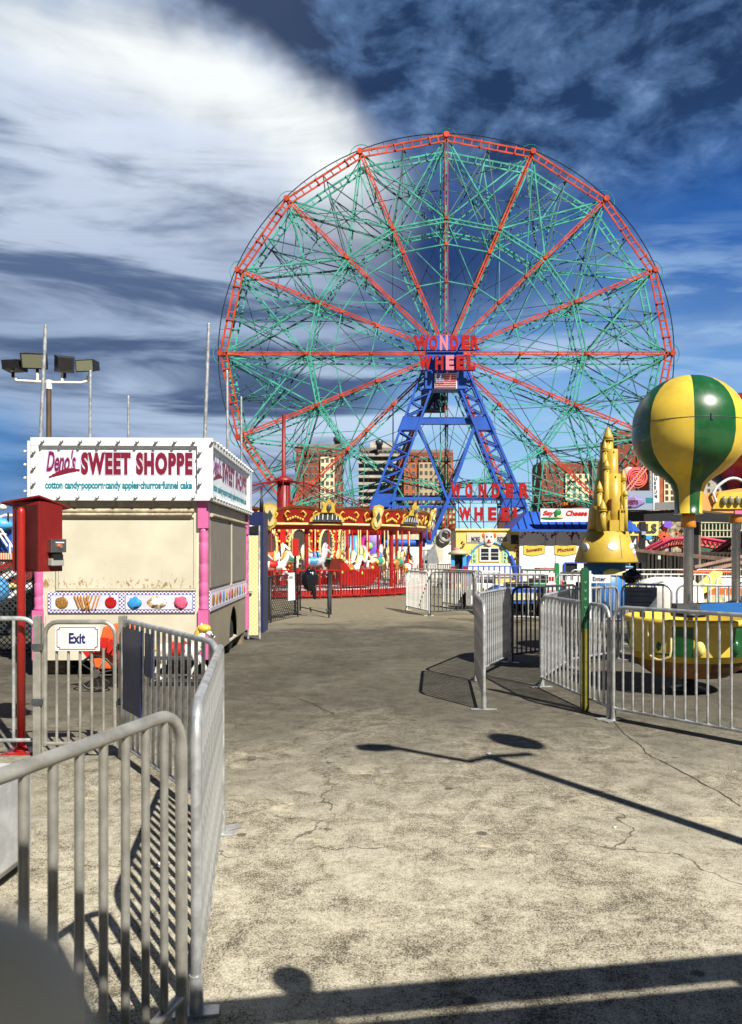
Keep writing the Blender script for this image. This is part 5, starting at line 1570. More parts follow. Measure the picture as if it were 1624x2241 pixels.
# block lettering sign standing on the booths: WONDER / WHEEL
D = 37.0
ls = thing('letter_sign', 'two rows of red block capitals on thin black rails above the clown booth', 'letter sign', P(1072, 1205, D).xy.to_3d())
q = MB()
for (a, b_, y_) in ((984, 1162, 1092), (1000, 1142, 1142), (984, 1162, 1057)):
    q.bar(P(a, y_, D + .12), P(b_, y_, D + .12), .035, .035)
for px in (1002, 1028, 1056, 1087, 1118, 1148):
    q.bar(P(px, 1056, D + .16), P(px + 3, 1166, D + .5), .035, .035)
for (a, b_) in (((984, 1092), (1030, 1166)), ((1000, 1092), (1060, 1166)), ((1120, 1092), (1076, 1166)), ((1140, 1092), (1096, 1166))):
    q.bar(P(*a, D + .2), P(*b_, D + .6), .035, .035)
WB(q, 'frame', black, ls)
for (ch_, x0, x1, y0, y1) in (('W', 986, 1009, 1058, 1090), ('O', 1018, 1034, 1058, 1090), ('N', 1047, 1064, 1058, 1090), ('D', 1076, 1093, 1058, 1090), ('E', 1107, 1123, 1058, 1090), ('R', 1136, 1158, 1058, 1090),
                            ('W', 1004, 1030, 1110, 1140), ('H', 1038, 1056, 1110, 1140), ('E', 1068, 1086, 1110, 1140), ('E', 1096, 1114, 1110, 1140), ('L', 1124, 1139, 1110, 1140)):
    a = P(x0, y0, D); b_ = P(x1, y1, D)
    text('letter', ch_, ls, letter_red, ((a.x + b_.x) / 2, D, (a.z + b_.z) / 2), w=b_.x - a.x, h=a.z - b_.z, ext=.12, bold=.055, world=True)
# orange low building with windows behind the booth
ob = thing('orange_building', 'low orange brick building with pale windows left of the clown booth', 'building', P(980, 1205, 90).xy.to_3d())
D = 90
WB(MB().box(P(966, 0, D).x, P(999, 0, D).x, D, D + 8, 0, P(0, 1108, D).z), 'wall', brick_o, ob)
for r_ in range(3):
    for c_ in range(4):
        a = P(970 + c_ * 7.6, 1116 + r_ * 12, D)
        WB(MB().box(a.x - .1, a.x + .12, D - .05, D - .003, a.z - .35, a.z), 'window', cream_wall, ob)
lb2 = thing('pale_blue_wall', 'pale blue wall behind the red block capitals', 'wall', P(1060, 1205, 58).xy.to_3d())
D = 58
WB(MB().box(P(998, 0, D).x, P(1088, 0, D).x, D, D + .4, 0, P(0, 1102, D).z), 'wall', mat('pale_blue_paint', (.26, .50, .72), .6, 0, .08, 1), lb2)
dbk = thing('brown_fence_wall', 'dark brown wall right behind the clown booth and blue roof', 'wall', P(1150, 1205, 60).xy.to_3d())
D = 60
WB(MB().box(P(1088, 0, D).x, P(1190, 0, D).x, D, D + .4, 0, P(0, 1125, D).z), 'wall', mat('dark_plum_wall', (.09, .03, .035), .8), dbk)

# white shop with blue metal roof
D = 34.0
sh = thing('photo_shop', 'white shop hut with a blue ribbed metal roof and yellow ribbon signs', 'shop', P(1240, 1205, D).xy.to_3d())
x0 = P(1137, 0, D).x; x1 = P(1392, 0, D).x; ze = P(0, 1159, D).z; zr = P(0, 1118, D).z
wall_w = mat('white_clapboard', (.78, .79, .82), .55, 0, .05, 2)
WB(MB().box(x0, x1, D, D + 3, 0, ze), 'wall', wall_w, sh)
for px in (1193, 1216, 1252, 1330):
    WB(MB().box(P(px, 0, D).x - .012, P(px, 0, D).x + .012, D - .006, D - .001, 0, ze - .01), 'panel_seam', grey_paint, sh)
ex = x0 - .45; exr = x1 + .2
rbase = [Vector((ex, D - .5, ze)), Vector((exr, D - .5, ze)), Vector((exr, D + 3.5, ze)), Vector((ex, D + 3.5, ze))]
rtop = [Vector((P(1155, 0, D).x + .15, D + .7, zr)), Vector((exr - 1, D + .7, zr)), Vector((exr - 1, D + 2.4, zr)), Vector((P(1155, 0, D).x + .15, D + 2.4, zr))]
rf = WB(MB().hexa(rbase, rtop), 'roof', blue, sh)
q = MB()
for k in range(1, 17):
    t0 = k / 17
    b0 = rbase[0].lerp(rbase[1], t0); 
    tt = min(1, max(0, (b0.x - rtop[0].x) / (rtop[1].x - rtop[0].x)))
    # hip side ribs shorten towards the corner
    if b0.x < rtop[0].x:
        f_ = (b0.x - ex) / (rtop[0].x - ex); e_ = b0 + (Vector((b0.x, D + .7, zr)) - b0) * f_
    else: e_ = Vector((b0.x, D + .7, zr))
    q.bar(b0 + Vector((0, -.01, .02)), e_ + Vector((0, -.01, .02)), .035, .05)
WB(q, 'roof_ribs', blue_dark, rf)
WB(MB().box(ex, exr, D - .53, D - .502, ze - .10, ze + .02), 'gutter', blue, rf)
# board on the roof
a = P(1183, 1142, D - .8); b_ = P(1284, 1113, D - .8)
sgb = WB(MB().box(a.x, b_.x + .9, a.y, a.y + .08, a.z, b_.z), 'roof_sign', white, sh)
text('sign_lettering', 'Say', sgb, red_bright, P(1201, 1124, D - .805), w=.52, h=.26, ext=.012, bold=.045, shear=.25, world=True)
text('sign_lettering', 'Cheese', sgb, red_bright, P(1262, 1123, D - .805), w=.92, h=.24, ext=.012, bold=.045, shear=.25, world=True)
q = MB().ball(P(1221, 1124, D - .82), .15, .02, .18, 12, 7, wob=.6); WB(q, 'green_emblem', green_mid, sgb)
WB(MB().ball(P(1226, 1131, D - .83), .17, .02, .07, 12, 7), 'yellow_emblem', yellow_light, sgb)
WB(MB().ball(P(1205, 1134, D - .82), .42, .015, .05, 12, 7), 'green_brush_line', green_mid, sgb)
for (px0, px1, word) in ((1146, 1192, 'Souvenirs'), (1214, 1262, 'Photos')):
    pc = P((px0 + px1) / 2, 1203, D - .03); hw = (px1 - px0) / 2 / F * D
    top_ = [(-hw + 2 * hw * k / 10, .20 + .05 * math.sin(PI * 1.6 * k / 10 + 2.6)) for k in range(11)]
    bot_ = [(x, z - .42) for x, z in top_][::-1]
    rbm = WB(MB().prism(bot_ + top_[::-1] if False else top_ + bot_, pc, (1, 0, 0), (0, 0, 1), (0, 1, 0), .02), 'ribbon_sign', mat('olive_yellow_paint', (.58, .47, .06), .5), sh)
    text('ribbon_lettering', word, rbm, maroon, pc + Vector((0, -.002, .0)), ux=Vector((1, 0, .12)).normalized(), w=hw * 1.5, h=.17, ext=.006, bold=.03, world=True)
random.seed(11)
for cx_, ww in ((1150, 60), (1215, 50), (1262, 18)):
    q = MB()
    for k in range(26):
        x = cx_ - 12 + random.random() * ww; arc = 1164 + ((x - cx_ - ww / 2 + 12) / (ww / 2)) ** 2 * 14
        q.ball(P(x, arc + random.uniform(-4, 4), D - .01), .035, .02, .035, 5, 4)
    WB(q, 'painted_leaves', maroon, sh)
for (a_, b_) in ((1237, 1262), (1268, 1290), (1375, 1392)):
    a = P(a_, 1260, D); b2 = P(b_, 1234, D)
    WB(MB().box(a.x, b2.x, D - .02, D - .003, a.z, b2.z), 'hatch_opening', black, sh)
q = MB()
for (a, b_) in (((1236, 1232), (1296, 1232)), ((1236, 1232), (1236, 1266)), ((1388, 1230), (1420, 1230)), ((1418, 1230), (1418, 1262))):
    q.bar(P(*a, D - .06), P(*b_, D - .06), .07, .06)
WB(q, 'hatch_frame', blue, sh)
WB(MB().box(P(1262, 0, D).x, P(1276, 0, D).x, D - .10, D - .05, P(0, 1250, D).z, P(0, 1233, D).z), 'white_notice', white, sh)
# ================================================================ SAND CASTLE RIDE CENTRE
D = 18.0
kx = P(1326, 0, D).x
sc_ = thing('castle_tower', 'yellow sand castle figure with pointed turrets on a blue base', 'castle figure', (kx, D, 0))
k_ = D / F
zz = lambda py: EYE - (py - 1205) * k_
castle_y = mat('sand_yellow_paint', (.48, .335, .045), .42, 0, .12, 3, .15, 25)
WB(MB().lathe([(41 * k_, .02), (41 * k_, zz(1230))], (kx, D, 0), 32), 'pedestal', mat('mid_blue_paint', (.035, .20, .60), .45, 0, .1, 3), sc_)
q = MB().ball((kx + .02, D - 41 * k_, zz(1252)), .22, .03, .09, 12, 6).ball((kx + .26, D - 39 * k_, zz(1254)), .12, .03, .06, 10, 6)
WB(q, 'painted_fish', yellow_light, sc_)
sk_ = WB(MB().lathe([(66 * k_, zz(1231)), (67 * k_, zz(1228)), (47 * k_, zz(1164)), (44 * k_, zz(1163))], (kx, D, 0), 40), 'skirt', castle_y, sc_)
for (px, w_) in ((1275, .45), (1323, 1), (1373, .9)):
    xo = (px - 1326) * k_; rr = 57 * k_
    def cone_patch(q, x0, pyc, hw, hh, lobes=0):
        pts = []
        for e in range(24):
            a = 2 * PI * e / 24; w2 = 1 - (.06 * abs(math.sin(a * 3)) if math.sin(a) > 0 else 0)
            py = pyc - hh * math.sin(a) * w2; rc = (47 + (py - 1164) / 64 * 20) * k_ + .006
            xx = (x0 + hw * math.cos(a) * w2 - 1326) * k_
            xx = max(-rc * .985, min(rc * .985, xx))
            pts.append(Vector((kx + xx, D - math.sqrt(rc * rc - xx * xx), zz(py))))
        cen = sum(pts, Vector()) / 24; cen.y = min(cen.y, min(p.y for p in pts)) - .004
        back = [p + Vector((0, .02, 0)) for p in pts]
        q.add([cen] + pts + back, [(0, 1 + e, 1 + (e + 1) % 24) for e in range(24)] + [(1 + e, 25 + e, 25 + (e + 1) % 24, 1 + (e + 1) % 24) for e in range(24)], 0, False)
    q = MB(); cone_patch(q, px, 1196, 10.5 * w_, 8.5)
    if px > 1350: cone_patch(q, 1377, 1208, 6, 7)
    WB(q, 'shell', white, sk_)
q = MB()
for (a, b_) in (((1341, 1174), (1341, 1222)), ((1341, 1174), (1362, 1174))):
    def onsk(px, py):
        rr = (47 + (py - 1164) / 64 * 20) * k_; xo = (px - 1326) * k_
        return Vector((kx + xo, D - math.sqrt(rr * rr - xo * xo) - .004, zz(py)))
    q.bar(onsk(*a), onsk(*b_), .012, .008)
WB(q, 'door_outline', brown, sk_)
q = MB()
q.lathe([(42 * k_, zz(1164)), (38 * k_, zz(1118)), (37 * k_, zz(1112)), (29 * k_, zz(1096)), (26 * k_, zz(1062)), (25 * k_, zz(1052)), (21 * k_, zz(1046)), (19 * k_, zz(1012)), (15 * k_, zz(1006)), (14 * k_, zz(968)), (8 * k_, zz(965))], (kx + 2 * k_, D, 0), 9)
WB(q, 'keep', castle_y, sc_)
def turret(px, pyb, pyt, w, cone, depth=0.0, dy=0.0, square=False, label=None):
    q = MB(); x = kx + (px - 1326) * k_; y = D - depth
    n = 4 if square else 14
    h0 = zz(pyb); h1 = zz(pyt + cone)
    q.lathe([(w * 1.08 * k_, h0), (w * k_, h0 + (h1 - h0) * .5), (w * .96 * k_, h1)], (x, y, 0), n)
    if cone:
        q.lathe([(w * 1.25 * k_, h1 + .001), (w * 1.1 * k_, h1 + (zz(pyt) - h1) * .25), (w * .65 * k_, h1 + (zz(pyt) - h1) * .62), (.002, zz(pyt))], (x, y, 0), n)
        q.lathe([(w * 1.3 * k_, h1 - .02), (w * 1.3 * k_, h1)], (x, y, 0), n)
    tt = WB(q, 'turret', castle_y, sc_)
    q = MB()
    for j in range(1):
        zq = h1 - .06 - j * .22
        if zq > h0 + .1:
            q.box(x - .009, x + .009, y - w * 1.06 * k_, y - w * .8 * k_, zq - .03, zq)
    if q.v: WB(q, 'arrow_slit', black, tt)
turret(1328, 1045, 934, 9.5, 30, .10)
turret(1317, 1100, 966, 5.5, 22, .24)
turret(1317, 1164, 1006, 6, 22, .36)
turret(1301.5, 1164, 1055, 6, 22, .38)
turret(1304, 1164, 1096, 7, 24, .55)
turret(1358, 1164, 1028, 5.5, 24, .20)
turret(1355, 1164, 1074, 5, 12, .44)
turret(1334, 1100, 986, 12.5, 0, .20)
turret(1335, 1164, 1040, 16, 0, .26)
q = MB().box(kx + 16 * k_, kx + 32 * k_, D - .48, D - .3, zz(1164), zz(1117)); WB(q, 'gate_wall', castle_y, sc_)
q = MB().box(kx + 19 * k_, kx + 22 * k_, D - .49, D - .482, zz(1124), zz(1119)).box(kx + 24 * k_, kx + 27 * k_, D - .49, D - .482, zz(1124), zz(1119)); WB(q, 'arrow_slit', black, sc_)
q = MB().box(kx - 6 * k_, kx + 14 * k_, D - .50, D - .3, zz(1164), zz(1140)); WB(q, 'rampart', castle_y, sc_)
q = MB().box(kx - 7 * k_, kx - 5 * k_, D - .66, D - .30, zz(1120), zz(1096)); WB(q, 'window_slot', brown, sc_)
# ================================================================ BALLOON RIDE
def balloon_ride(cx, cy, m1, m2, label, tubm, tubs, gores=10, ph=0.0, tub_label=None, blabel='', zc=3.10, r0=.63, zneck=1.80):
    t = thing('balloon_car', label, 'ride car', (cx, cy, 0), 0, 'balloon ride cars')
    # envelope profile, radius against height below the seam
    kk = 8.95 / F
    prof = [(max(.0005, r0 * math.sin(a)), zc + 108 * kk * math.cos(a)) for a in [PI / 2 * i / 9 for i in range(10)]]
    for (r_, y_) in ((117, 25), (113.5, 48), (106, 68), (90, 87), (72, 102), (51, 116), (37, 129), (31, 145), (29, 168), (28, 192)):
        prof.append((r_ * kk, zc - y_ * kk))
    zneck = zc - 194 * kk
    prof += [(30 * kk, zneck + .006), (30 * kk, zneck)]
    n = gores * 8
    MB().lathe(prof, n=n, mif=lambda i, k: 0 if ((k + int(ph)) // 8) % 2 == 0 else 1).build('envelope', [m1, m2], t)
    q = MB()
    q.tube([((r0 + .001) * math.cos(a), (r0 + .001) * math.sin(a), zc) for a in [2 * PI * i / 64 for i in range(64)]], .0035, 5, closed=True)
    q.build('seam', steel_dark, t)
    MB().box(-.012, .012, -r0 - .012, -r0 + .0, zc - .035, zc + .035).build('latch', chrome, t)
    MB().lathe([(.075, zneck - .16), (.085, zneck - .15), (.075, zneck - .02), (.070, zneck)], n=14).build('collar', mat('amber_collar', (.55, .22, .03), .4, 0, .25, 8), t)
    MB().cyl((0, 0, .30), (0, 0, zneck - .15), .055, .055, 20).build('pole', chrome, t)
    # basket: lathe tub, upper band gored in two colours, brown weave below
    tp = [(.15, .185), (.42, .20), (.57, .30), (.635, .46), (.645, .47)]
    MB().lathe(tp, n=40, caps=False, mif=lambda i, k: 0 if (k // 5) % 3 else 1).build('basket', [tubs, mat('deep_brown', (.10, .04, .012), .6, 0, .3, 8) if tubm is yellow else tubm], t)
    up_ = [(.650, .471), (.672, .60), (.690, .80)]
    MB().lathe(up_, n=60, caps=False, mif=lambda i, k: 0 if (k // 6) % 2 else 1).build('basket_band', [tubm, m1 if m1 is green else m2], t)
    MB().lathe([(.690, .801), (.715, .815), (.715, .865), (.690, .875), (.640, .870), (.640, .40), (.10, .38)], n=48, caps=False).build('basket_rim', tubm, t)
    for i in range(10):
        a = 2 * PI * i / 10 + .1
        MB().ball((.655 * math.cos(a), .655 * math.sin(a), .575), .055, .055, .09, 10, 7).build('sandbag_relief', yellow_light if i % 2 else m1, t)
    # doorway with a tube edge
    a0 = R(222)
    dp = []
    for k in range(17):
        u = k / 16
        if u < .3: da, z = -.19, .86 - u / .3 * .38
        elif u < .7: da, z = -.19 + (u - .3) / .4 * .38, .48 - .06 * math.sin(PI * (u - .3) / .4)
        else: da, z = .19, .48 + (u - .7) / .3 * .38
        rr = .70
        dp.append((rr * math.cos(a0 + da), rr * math.sin(a0 + da), z))
    MB().tube(dp, .014, 8).build('door_edge', gold_pale if tubm is yellow else chrome, t)
    q = MB()
    for k in range(8):
        aa = a0 - .17 + k * .0425; ab = aa + .0425
        q.hexa([(.685 * math.cos(aa), .685 * math.sin(aa), .50), (.685 * math.cos(ab), .685 * math.sin(ab), .50), (.697 * math.cos(ab), .697 * math.sin(ab), .50), (.697 * math.cos(aa), .697 * math.sin(aa), .50)],
               [(.695 * math.cos(aa), .695 * math.sin(aa), .85), (.695 * math.cos(ab), .695 * math.sin(ab), .85), (.703 * math.cos(ab), .703 * math.sin(ab), .85), (.703 * math.cos(aa), .703 * math.sin(aa), .85)])
    q.build('door', tubm, t)
    MB().lathe([(.10, .86), (.19, .865), (.20, .90), (.10, .93), (.06, .95)], n=20).build('turning_wheel', black, t)
    MB().lathe([(.20, .004), (.20, .03), (.07, .05), (.07, .19)], n=18).build('stand', steel_dark, t)
    return t
balloon_ride(3.70, 8.95, green, yellow, 'green and yellow striped balloon car over a yellow and green tub', yellow, brown, 8, 3, zc=3.09, r0=.623)
balloon_ride(4.99, 10.5, red, blue_dark, 'red and navy balloon car over a blue tub at the right edge', MATS['mid_blue_paint'], blue, 8, 10, zc=3.20)
hubt = thing('ride_boom', 'orange ride boom edged with round lamps and white tubes at the right edge', 'ride boom', (6.9, 9.9, 0))
BX0, BX1, BZ0, BZ1 = 4.17, 7.3, 2.13, 2.40
peach = mat('peach_paint', (.62, .30, .10), .5)
bo = WB(MB().prism([(BX0, BZ0 + .02), (BX0 + .35, BZ0 - .02), (BX1, BZ0 - .06), (BX1, BZ1 + .06), (BX0 + .5, BZ1 + .02), (BX0, BZ1 - .06)], (0, 9.76, 0), (1, 0, 0), (0, 0, 1), (0, 1, 0), .26), 'boom', peach, hubt)
WB(MB().prism([(BX0 + .16, BZ0 + .03), (BX1, BZ0 + .03), (BX1, BZ0 + .24), (BX0 + .24, BZ0 + .24)], (0, 9.735, 0), (1, 0, 0), (0, 0, 1), (0, 1, 0), .024), 'lamp_strip', yellow, bo)
WB(MB().prism([(BX0 + .45, BZ0 - .035), (BX1, BZ0 - .06), (BX1, BZ0 + .0), (BX0 + .45, BZ0 + .01)], (0, 9.745, 0), (1, 0, 0), (0, 0, 1), (0, 1, 0), .014), 'pink_strip', pink, bo)
for k in range(30):
    WB(MB().ball((BX0 + .30 + k * .085, 9.71, BZ0 + .135), .038, .03, .06, 8, 6), 'round_lamp', mat('smoked_lamp', (.22, .22, .15), .3), hubt)
for k in range(5):
    x0_ = BX0 + .22 + k * .42
    pts = [(x0_ + .42 * u, 9.74, BZ1 + .04 + .11 * math.sin(u * PI)) for u in [i / 10 for i in range(11)]]
    WB(MB().tube(([(x0_ - .02, 9.72, BZ0 + .12), (x0_ - .06, 9.72, BZ1 - .04)] if k == 0 else []) + pts, .018, 6), 'scroll_tube', white, hubt)
WB(MB().cyl((6.9, 9.9, 0), (6.9, 9.9, 2.1), .25, .22, 16), 'column', orange, hubt)
WB(MB().ball((4.92, 9.62, 1.96), .075, .075, .075, 12, 8), 'ball_lamp', red_bright, hubt)
WB(MB().ball((5.06, 9.62, 1.93), .06, .06, .06, 12, 8), 'ball_lamp', yellow_light, hubt)
WB(MB().tube([(4.90 + .11 * math.cos(t), 9.60, 1.95 + .11 * math.sin(t)) for t in [PI * .8 + PI * 1.2 * i / 10 for i in range(11)]], .014, 6), 'scroll_tube', white, hubt)

# ================================================================ HEIGHT POSTS
def hpost(px, pyb, pyt, w, label, split=None, capm=green_mid):
    g = G(px, pyb); D = g.y
    t = thing('height_post', label, 'height post', g, 0, 'painted height posts')
    zt = P(0, pyt, D).z; hw = w / 2 / F * D
    zs = P(0, split, D).z if split else .0
    rr = [(-hw, zs), (hw, zs), (hw, zt - hw * .8), (hw * .6, zt), (-hw * .6, zt), (-hw, zt - hw * .8)]
    WB(MB().prism(rr, (g.x, D, 0), (1, 0, 0), (0, 0, 1), (0, 1, 0), .045), 'post_top', capm, t)
    if split: WB(MB().box(g.x - hw, g.x + hw, D, D + .045, .0, zs - .001), 'post_bottom', mat('olive_green_paint', (.17, .16, .018), .5, 0, .3, 8, dirt=((.12, .09, .02), .7, 6)), t)
    WB(MB().box(g.x + hw + .001, g.x + hw + .022, D + .004, D + .04, zs + (.1 if split else .5), zt - .03), 'side_strip', white, t)
    q = MB()
    z = zs + .06
    for k in range(5):
        for s_ in (-1, 1):
            q.tube([(g.x, D - .003, zs + .12 + k * .085), (g.x + s_ * hw * .3, D - .003, zs + .145 + k * .085)], .003, 4)
    WB(q, 'measure_marks', mat('pale_green_marks', (.25, .50, .30), .5), t)
    return t
hpost(1281, 1556, 1243, 17, 'tall height post, green above and olive below, fixed to the near right barrier', 1376, mat('deep_green_paint', (.010, .085, .035), .4, 0, .2, 6))
hpost(1219, 1360, 1232, 10, 'bright green height post before the white shop hut', 1300, green_mid)
hpost(1558, 1270, 1222, 9, 'short dark green post by the wooden ramp far right', None, MATS['deep_green_paint'])
# sign boards on the barriers
def board(px0, px1, py0, py1, D, label, face, txt=None, tm=navy_text, name='sign_board', par=None, legs=True):
    a = P(px0, py1, D); b_ = P(px1, py0, D)
    t = thing(name, label, 'sign', ((a.x + b_.x) / 2, D, 0))
    o = WB(MB().box(a.x, b_.x, D, D + .02, a.z, b_.z), 'board', face, t)
    if legs: WB(MB().tube([((a.x + b_.x) / 2, D + .035, 0), ((a.x + b_.x) / 2, D + .035, b_.z)], .014, 6), 'stake', galv, t)
    if txt: text('lettering', txt, o, tm, ((a.x + b_.x) / 2, D - .001, (a.z + b_.z) / 2), w=(b_.x - a.x) * .58, ext=.003, bold=.02, world=True)
    return o
board(1287, 1336, 1258, 1276, 11.15, 'white Enter board above the barrier right of the green height post', white, 'Enter')
o = board(1196, 1217, 1276, 1340, 12.2, 'white and pink notice board left of the bright green post, the nearer one', white)
WB(MB().box(P(1198, 0, 12.2).x, P(1215, 0, 12.2).x, 12.19, 12.198, P(0, 1300, 12.2).z, P(0, 1291, 12.2).z), 'print', mat('pink_print', (.70, .22, .25), .6), o)
o = board(1200, 1214, 1254, 1276, 16.5, 'small pale notice with red figures behind the nearer notice', white_rough)
WB(MB().box(P(1202, 0, 16.5).x, P(1206, 0, 16.5).x, 16.49, 16.498, P(0, 1271, 16.5).z, P(0, 1262, 16.5).z).box(P(1208, 0, 16.5).x, P(1212, 0, 16.5).x, 16.49, 16.498, P(0, 1271, 16.5).z, P(0, 1262, 16.5).z), 'print', red, o)
o = board(1240, 1260, 1270, 1288, 17, 'small pale paper notice below the yellow toy car', white_rough)
board(1396, 1420, 1208, 1232, 27, 'pale grey notice under the dark boardwalk right of the castle', mat('grey_blue_board', (.32, .36, .44), .6))
board(1440, 1446, 1216, 1224, 26, 'tiny pale green ticket board on the dark fence under the boardwalk', mat('pale_green_board', (.5, .7, .55), .6), legs=False)

# ================================================================ TOY VEHICLES AND COVERED CAR
def toytruck(px, D, label, body, top, w=1.5, h=.9, extra=None):
    p = P(px, 1205, D)
    t = thing('toy_car', label, 'toy car', (p.x, D, 0), 0, 'kiddie ride cars')
    q = MB(); q.prism([(-w / 2, .30), (w / 2, .30), (w / 2, .52 * h + .2), (w * .40, .62 * h + .2), (-w * .36, .66 * h + .2), (-w / 2, .5 * h + .2)], (0, -.4, 0), (1, 0, 0), (0, 0, 1), (0, 1, 0), .8)
    b_ = q.build('body', body, t, bevel=.03)
    MB().box(-w * .36, w * .34, -.38, .38, h + .20, h + .24).build('roof', top, t, bevel=.01)
    for (px_, py_) in ((-w * .33, -.35), (w * .31, -.35), (-w * .33, .35), (w * .31, .35)):
        MB().tube([(px_, py_, .60 * h + .2), (px_, py_, h + .20)], .018, 6).build('roof_post', galv, t)
    MB().box(-w * .2, w * .25, -.25, .25, .60 * h + .2, .60 * h + .34).build('seat', black, t, bevel=.02)
    MB().box(-w * .40, w * .40, -.43, -.41, .40, .58).build('grille', mat('pale_olive_grille', (.52, .52, .34), .5, 0, .3, 12), b_)
    for s_ in (-1, 1):
        MB().cyl((s_ * w * .18, -.44, .49), (s_ * w * .18, -.41, .49), .06, .06, 12).build('headlight', white, b_)
        for y in (-.36, .36):
            wv = thing('wheel', None, None, (s_ * w * .42, y, .28)); wv.parent = t
            MB().cyl((0, -.10, 0), (0, .10, 0), .28, .28, 18).build('tyre', black_matte, wv)
            MB().cyl((0, -.115, 0), (0, .115, 0), .12, .12, 12).build('rim', gold if s_ > 0 else white, wv)
    return t
toytruck(1132, 19.5, 'blue toy truck with a pale olive grille and orange roof behind the barriers', blue, orange, 1.55, .80)
toytruck(1180, 21, 'dark green toy car right of the blue toy truck', green_mid, green, 1.2, .88)
toytruck(1198, 24, 'red toy car left of the bright green post', red_bright, red, .9, .85)
toytruck(1252, 19, 'yellow toy car between the green posts', yellow_light, yellow, .8, .85)
toytruck(1062, 21.5, 'white toy car with black underside left of the blue toy truck', white, white, 1.0, .82)
toytruck(1350, 22, 'yellow and blue toy car at the foot of the castle', yellow_light, blue_sky, 1.0, .95)
toytruck(1546, 18.6, 'orange toy plane car with a yellow side behind the white barrier', mat('rust_orange_paint', (.50, .14, .04), .5), orange, 1.6, .9)
q = thing('toy_wing', 'bright yellow tapered wing board slanting across the orange ride car', 'ride part', P(1540, 1205, 17.9).xy.to_3d())
WB(MB().prism([(-.42, -.28), (-.12, -.30), (.44, .0), (.50, .30), (.28, .34)], P(1535, 1280, 17.9), (1, 0, 0), (0, 0, 1), (0, 1, 0), .06), 'wing', yellow_light, q)
WB(MB().tube([(P(1535, 0, 17.95).x, 17.95, 0), P(1535, 1280, 17.96)], .03, 6), 'stand', galv, q)
# covered shape
cv = thing('covered_machine', 'rounded machine under a draped white cover beside the balloon pole', 'covered machine', P(1461, 1205, 13.8).xy.to_3d())
q = MB(); n = 40
tp = []
for j, (rr, z) in enumerate(((.02, 1.16), (.25, 1.15), (.42, 1.10), (.52, 1.0), (.56, .9), (.58, .6), (.62, .3), (.66, .03))):
    for k in range(n):
        a = 2 * PI * k / n
        f_ = 1 + (.055 * math.sin(k * PI * 2 / n * 9 + .6 * math.sin(j)) + .02 * math.sin(k * 2.9)) * max(0, j - 3) / 4
        tp.append(Vector((rr * math.cos(a) * 1.05 * f_, rr * math.sin(a) * f_, z)))
fs = [(i * n + k, i * n + (k + 1) % n, (i + 1) * n + (k + 1) % n, (i + 1) * n + k) for i in range(7) for k in range(n)]
q.add(tp, fs, 0, True); q.build('cover', tarp, cv)
MB().tube([(-.55 , -.62, .02), (-.50, -.60, 1.05), (-.30, -.60, 1.10)], .02, 6).build('hoop_frame', galv, cv)
sa = thing('sweep_arm', 'black steel arm crossing behind the near right barrier towards the blue tub', 'ride arm', (3.72, 8.1, 0))
WB(MB().box(P(1482, 0, 8.1).x, P(1533, 0, 8.1).x, 8.1, 8.25, P(0, 1334, 8.1).z, P(0, 1322, 8.1).z), 'arm', steel_dark, sa)
WB(MB().hexa([P(1533, 1335, 8.12), P(1660, 1356, 7.9), P(1660, 1356, 8.1), P(1533, 1335, 8.3)], [P(1533, 1321, 8.12), P(1660, 1317, 7.9), P(1660, 1317, 8.1), P(1533, 1321, 8.3)]), 'blue_fairing', MATS['mid_blue_paint'], sa)
WB(MB().bar((3.50, 8.252, 1.02), (3.68, 8.88, 1.02), .05, .05), 'support', steel_dark, sa)

# blue rail and white fences in front of the booths
def railing(a, b_, z, n, m_, label, picks=True, group='low ride railings', r_=.022):
    a = Vector((*a, 0)); b_ = Vector((*b_, 0)); u = Vector((0, 0, 1))
    t = thing('railing', label, 'railing', a, 0, group)
    q = MB().tube([a + u * z, b_ + u * z], r_, 6).tube([a + u * z * .55, b_ + u * z * .55], r_, 6).tube([a + u * .12, b_ + u * .12], r_, 6)
    WB(q, 'rails', m_, t)
    for k in range(n + 1):
        p = a.lerp(b_, k / n)
        WB(MB().tube([p, p + u * z], r_ * (1.0 if picks else 1.2), 5), 'post', m_, t)
gD = lambda px, D: (P(px, 0, D).x, D)
railing(gD(1012, 30), gD(1140, 30), 1.02, 11, blue, 'blue rail with square openings before the clown booth', False)
railing(gD(880, 36), gD(1000, 35), 1.0, 30, white_rough, 'white picket railing before the dark sloping panel')
railing(gD(800, 38), gD(878, 37), 1.0, 18, white_rough, 'white picket railing glimpsed through the carousel')
railing(gD(900, 27.5), gD(1010, 26), .98, 12, galv, 'plain steel railing between the carousel and the token booth')
lp_ = thing('steel_stanchion', 'pair of thin steel stanchions in front of the dark sloping panel', 'stanchion', (*gD(932, 29), 0))
WB(MB().tube([(P(928, 0, 29).x, 29, 0), P(928, 1202, 29)], .03, 6).tube([(P(937, 0, 29).x, 29, 0), P(937, 1202, 29)], .03, 6).tube([P(924, 1203, 29), P(940, 1203, 29)], .035, 6), 'posts', galv, lp_)

